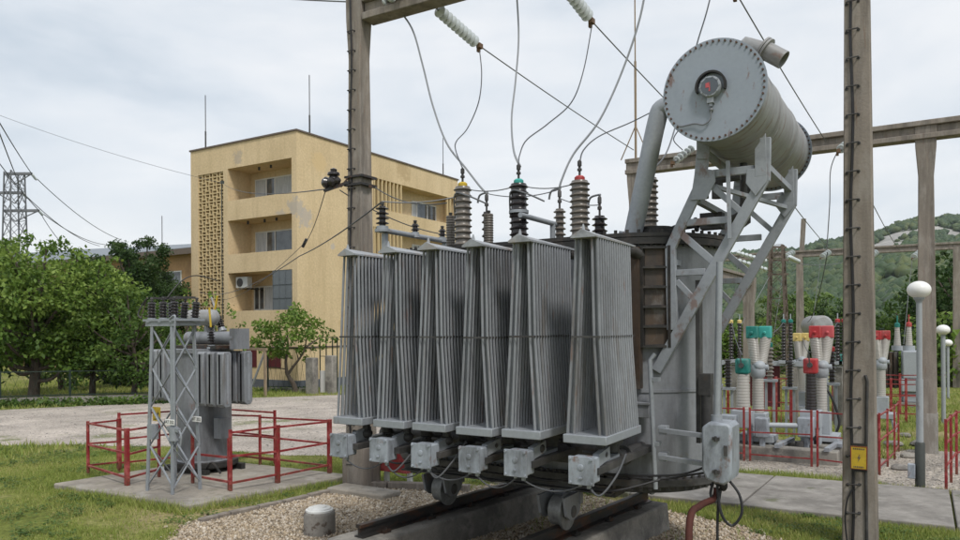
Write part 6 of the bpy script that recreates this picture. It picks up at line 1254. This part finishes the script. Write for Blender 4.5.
# lattice mast
p = atd(778, 328, 33); z = gz(p.x, p.y); t = thing('lattice_mast', (p.x, p.y, z), 'narrow rusty lattice mast in front of the wooded hill', 'mast'); zt = EYE+(HZ-247)/FOC*33
lattice(t, p.x, p.y, z, zt, .95, .5, 11, T['brownmetal'], .06)
mb = MB()
for (yy, a, b) in ((249, 770, 787), (262, 771, 789), (276, 768, 789)): zz = EYE+(HZ-yy)/FOC*33; s = 33/FOC; mb.bar((p.x+(a-778)*s*RX, p.y+(a-778)*s*RY, zz), (p.x+(b-778)*s*RX, p.y+(b-778)*s*RY, zz), .08, .08)
mb.build('crossarm', T['brownmetal'], t)
for (x0, y0, x1, y1, lab) in ((731, 258, 771, 271, 'pale insulator chain and wire slanting to the left crossarm of the lattice mast'), (735, 252, 770, 262, 'upper pale insulator chain slanting to the lattice mast'), (789, 257, 800, 262, 'short pale insulator at the right crossarm of the lattice mast')):
    a, b = onY(x0, y0, 31), atd(x1, y1, 33); gstring(a, b, 8, .10, lab, 'insulators of the lattice mast')
wire('overhead_wire', sag(atd(770, 276, 33), onY(738, 330, 26), .05), .014, 'wire', 'thin wire slanting from the lattice mast down behind the teal breaker', smooth=False)
wire('overhead_wire', sag(atd(788, 262, 33), atd(846, 262, 36), .15), .014, 'wire', 'thin wire from the lattice mast to the right', smooth=False)
# ================================================================= globe lamps
def lamp(base, h, label, r=.15, thick=True):
    x, y = base.x, base.y; z = gz(x, y); t = thing('globe_lamp', (x, y, z), label, 'street lamp', 'globe lamps on thin posts')
    mb = MB(); zl = z+.62 if thick else z; mb.cyl((x, y, zl), (x, y, z+h-.25), .036 if thick else .05, 12); 
    if thick: mb.lathe([(.045, 0), (.045, .9)], (x, y, zl+.0), (0,0,1), 12)
    mb.lathe([(.04, 0), (.05, .03), (.07, .05), (.07, .07)], (x, y, z+h-.27-.02), (0,0,1), 14); mb.build('post', T['graypaint'], t)
    if thick: mb = MB(); mb.lathe([(.062, -.05), (.062, .64), (.05, .66)], (x, y, z), (0,0,1), 14); mb.build('post_base', T['darkgreen'], t); mb = MB(); mb.box((x-.10, y-.05, z+.26), (.09, .09, .2)); mb.build('switch_box', T['boxgrey'], t, bevel=.01)
    mb = MB(); pr = []
    for i in range(15): a = PI*i/14; pr.append((r*math.sin(a), -r*.84*math.cos(a)*(.92 if a < PI/2 else 1)))
    mb.lathe(pr, (x, y, z+h-.12), (0,0,1), 28); mb.build('globe', T['globe'], t, sharp=80)
b1 = gp(920.5, 490); b2 = gp(944, 424); b3 = gp(948.5, 399)
def lh(px, py, b): return EYE+(HZ-uv(px, py)[1]-HZ)/FOC*depth(b.x, b.y)-gz(b.x, b.y)+.12 if False else EYE-uv(px, py)[1]/FOC*depth(b.x, b.y)-gz(b.x, b.y)+.12
lamp(b1, lh(922, 290, b1), 'nearest white globe lamp on a grey post by the path at right', .148); lamp(b2, lh(945, 330, b2), 'second white globe lamp, farther and smaller, at the right edge', .16, False); lamp(b3, lh(947.5, 343, b3), 'farthest and smallest white globe lamp behind the second one', .16, False)
# ================================================================= small things on the ground
p = gp(320, 534); z = gz(p.x, p.y); t = thing('concrete_stub', (p.x, p.y, z), 'short round concrete stub with a pale lid on the gravel at the lower edge', 'stub')
mb = MB(); mb.lathe([(.165, -.05), (.168, .0), (.165, .22), (.158, .245), (.15, .25)], (p.x, p.y, z), (0,0,1), 32); mb.build('body', mat('stub_concrete', (.22,.205,.185), .9, 0, .2, 5, 40, .3, [((.07,.045,.03), 7, (1,1,1), .6, .7, .8)]), t, sharp=60)
mb = MB(); mb.lathe([(.145, .25), (.145, .268), (.125, .272), (.12, .285), (.075, .29), (.07, .30), (.0, .302)], (p.x, p.y, z), (0,0,1), 32); mb.build('lid', T['white'], t)
v = atd(398, 463, 10.6); x, y, z = v.x, v.y, gz(v.x, v.y); t = thing('sand_box', (x, y, z), 'red open metal box on short posts behind the left column', 'box')
mb = MB(); w, dp = .62, .34; zb0, zb1 = .22, .58
vs = [(x+sx*w/2*k, y+sy*dp/2*k, z+h) for h, k in ((zb0, .9), (zb1, 1.0)) for sx, sy in ((-1,-1),(1,-1),(1,1),(-1,1))]; vi = [(x+sx*(w/2*k-.02), y+sy*(dp/2*k-.02), z+h) for h, k in ((zb0+.02, .9), (zb1, 1.0)) for sx, sy in ((-1,-1),(1,-1),(1,1),(-1,1))]
mb.add(vs+vi, [(3,2,1,0),(0,1,5,4),(1,2,6,5),(2,3,7,6),(3,0,4,7),(8,9,10,11),(9,8,12,13),(10,9,13,14),(11,10,14,15),(8,11,15,12),(4,5,13,12),(5,6,14,13),(6,7,15,14),(7,4,12,15)]); mb.build('tray', T['red'], t, smooth=False)
for s in (-.2, .22): mb = MB(); mb.bar((x+s, y, z-.05), (x+s, y, z+zb0), .06, .06); mb.build('post', T['white'], t); mb = MB(); mb.bar((x-.36, y-.12, z+.62), (x-.36, y+.1, z+.62), .03, .03); mb.bar((x-.36, y-.12, z+.3), (x-.36, y-.12, z+.62), .03, .03); mb.build('handle', T['red'], t)
for (px, py, w, lab) in ((345, 494, 1.0, 'flat dark slab edge at the foot of the left concrete column'),):
    p = gp(px, py); z = gz(p.x, p.y); mb = MB(); mb.box((p.x+.25, p.y+.1, z+.03), (1.0, .38, .10)); o = mb.build('foot_slab', T['slab'], bevel=.02); tag(o, lab, 'slab')
for k in range(9):
    px, py = [(770,437),(905,437),(918,446),(900,470),(856,446),(735,440),(893,446),(846,452),(908,458)][k]; p = gp(px, py); s = random.uniform(.09, .17); mb = MB(); mb.ell((p.x, p.y, p.z+s*.25), (s, s*.8, s*.5), 9, 6)
    for i, v in enumerate(mb.v): q = Vector(v); n = mnoise.noise(q*6+Vector((k*3, 0, 0)))*.35; mb.v[i] = tuple(Vector((p.x, p.y, p.z+s*.25)).lerp(q, 1+n))
    o = mb.build('rubble_stone', T['beamconc']); tag(o, 'grey rubble stone lying in the sandy yard by the breakers', 'stone', 'rubble stones in the yard')

random.seed(21)
for k, (px, d, h, cm, lab) in enumerate(((728, 15.6, 1.75, None, 'thin grey steel post just right of the large transformer'), (770, 15.8, 2.0, 'teal', 'slim support post with a teal topped insulator behind the teal breaker'), (832, 15.4, 1.9, 'redcap', 'slim support post with a red topped insulator left of the foreground column'), (866, 22, 1.9, None, 'slim support post with a plain insulator right of the foreground column'), (790, 16.2, 1.7, None, 'slim support post with a plain grey insulator between the two breakers'))):
    v = atd(px, 328, d); z = gz(v.x, v.y); t = thing('support_post', (v.x, v.y, z), lab, 'post', 'slim posts in the switchyard')
    mb = MB(); mb.bar((v.x-.08, v.y, z), (v.x-.08, v.y, z+h*.62), .05, .05); mb.bar((v.x+.08, v.y, z), (v.x+.08, v.y, z+h*.62), .05, .05); mb.box((v.x, v.y, z+h*.63), (.3, .2, .05)); mb.build('frame', T['galv'], t)
    mb = MB(); mb.lathe(shedprof(0, h*.34, 8, .05, .085), (v.x, v.y, z+h*.65), (0,0,1), 14); i_ = mb.build('insulator', T['porc_grey' if k % 2 else 'porc_dark'], t)
    if cm: mb = MB(); mb.lathe([(.05, 0), (.06, .02), (.06, .09), (.03, .11)], (v.x, v.y, z+h*.99), (0,0,1), 12); mb.build('cap', T[cm], i_)
for (a, b, s_, lab) in ((onY(756, 333, 14.6), onY(784, 322, 20.4), .15, 'thin wire from the teal breaker cap to the dark insulators behind'), (onY(821, 327, 14.4), onY(838, 322, 20.4), .12, 'thin wire from the red breaker cap to the dark insulators behind'), (onY(743, 355, 14.4), onY(732, 322, 20.4), .12, 'thin wire from the square teal cap up to the yellow topped insulators'), (onY(811, 352, 14.2), onY(803, 338, 20), .1, 'thin wire from the square red cap to the faded yellow breaker'), (onY(808, 322, 24), onY(828, 252, 15.6), .3, 'thin wire rising steeply from the round oil tank'), (onY(732, 322, 20.4), onY(738, 262, 28), .2, 'thin wire rising from the yellow topped insulators')):
    wire('yard_wire', sag(a, b, s_), .009, 'wiredark', lab, group='thin wires over the breakers', smooth=False)
v = atd(836, 328, 13.4); z = gz(v.x, v.y); mb = MB(); mb.tube(smoothpath([(v.x-.3, v.y, z+1.3), (v.x-.1, v.y, z+1.1), (v.x+.05, v.y, z+.6), (v.x-.05, v.y, z+.25), (v.x+.15, v.y, z+.1)], 8), .022, 8); o = mb.build('cable', T['cable']); tag(o, 'looped black cable hanging by the red breaker left of the foreground column', 'cable')
v = atd(728, 328, 12.9); z = gz(v.x, v.y); t = thing('terminal_box', (v.x, v.y, z), 'small pale box on a post behind the red railing beside the large transformer', 'box'); mb = MB(); mb.box((v.x, v.y, z+.62), (.3, .22, .34)); mb.build('housing', T['boxgrey'], t, bevel=.012); mb = MB(); mb.bar((v.x, v.y, z), (v.x, v.y, z+.45), .07, .07); mb.build('post', T['galv'], t)
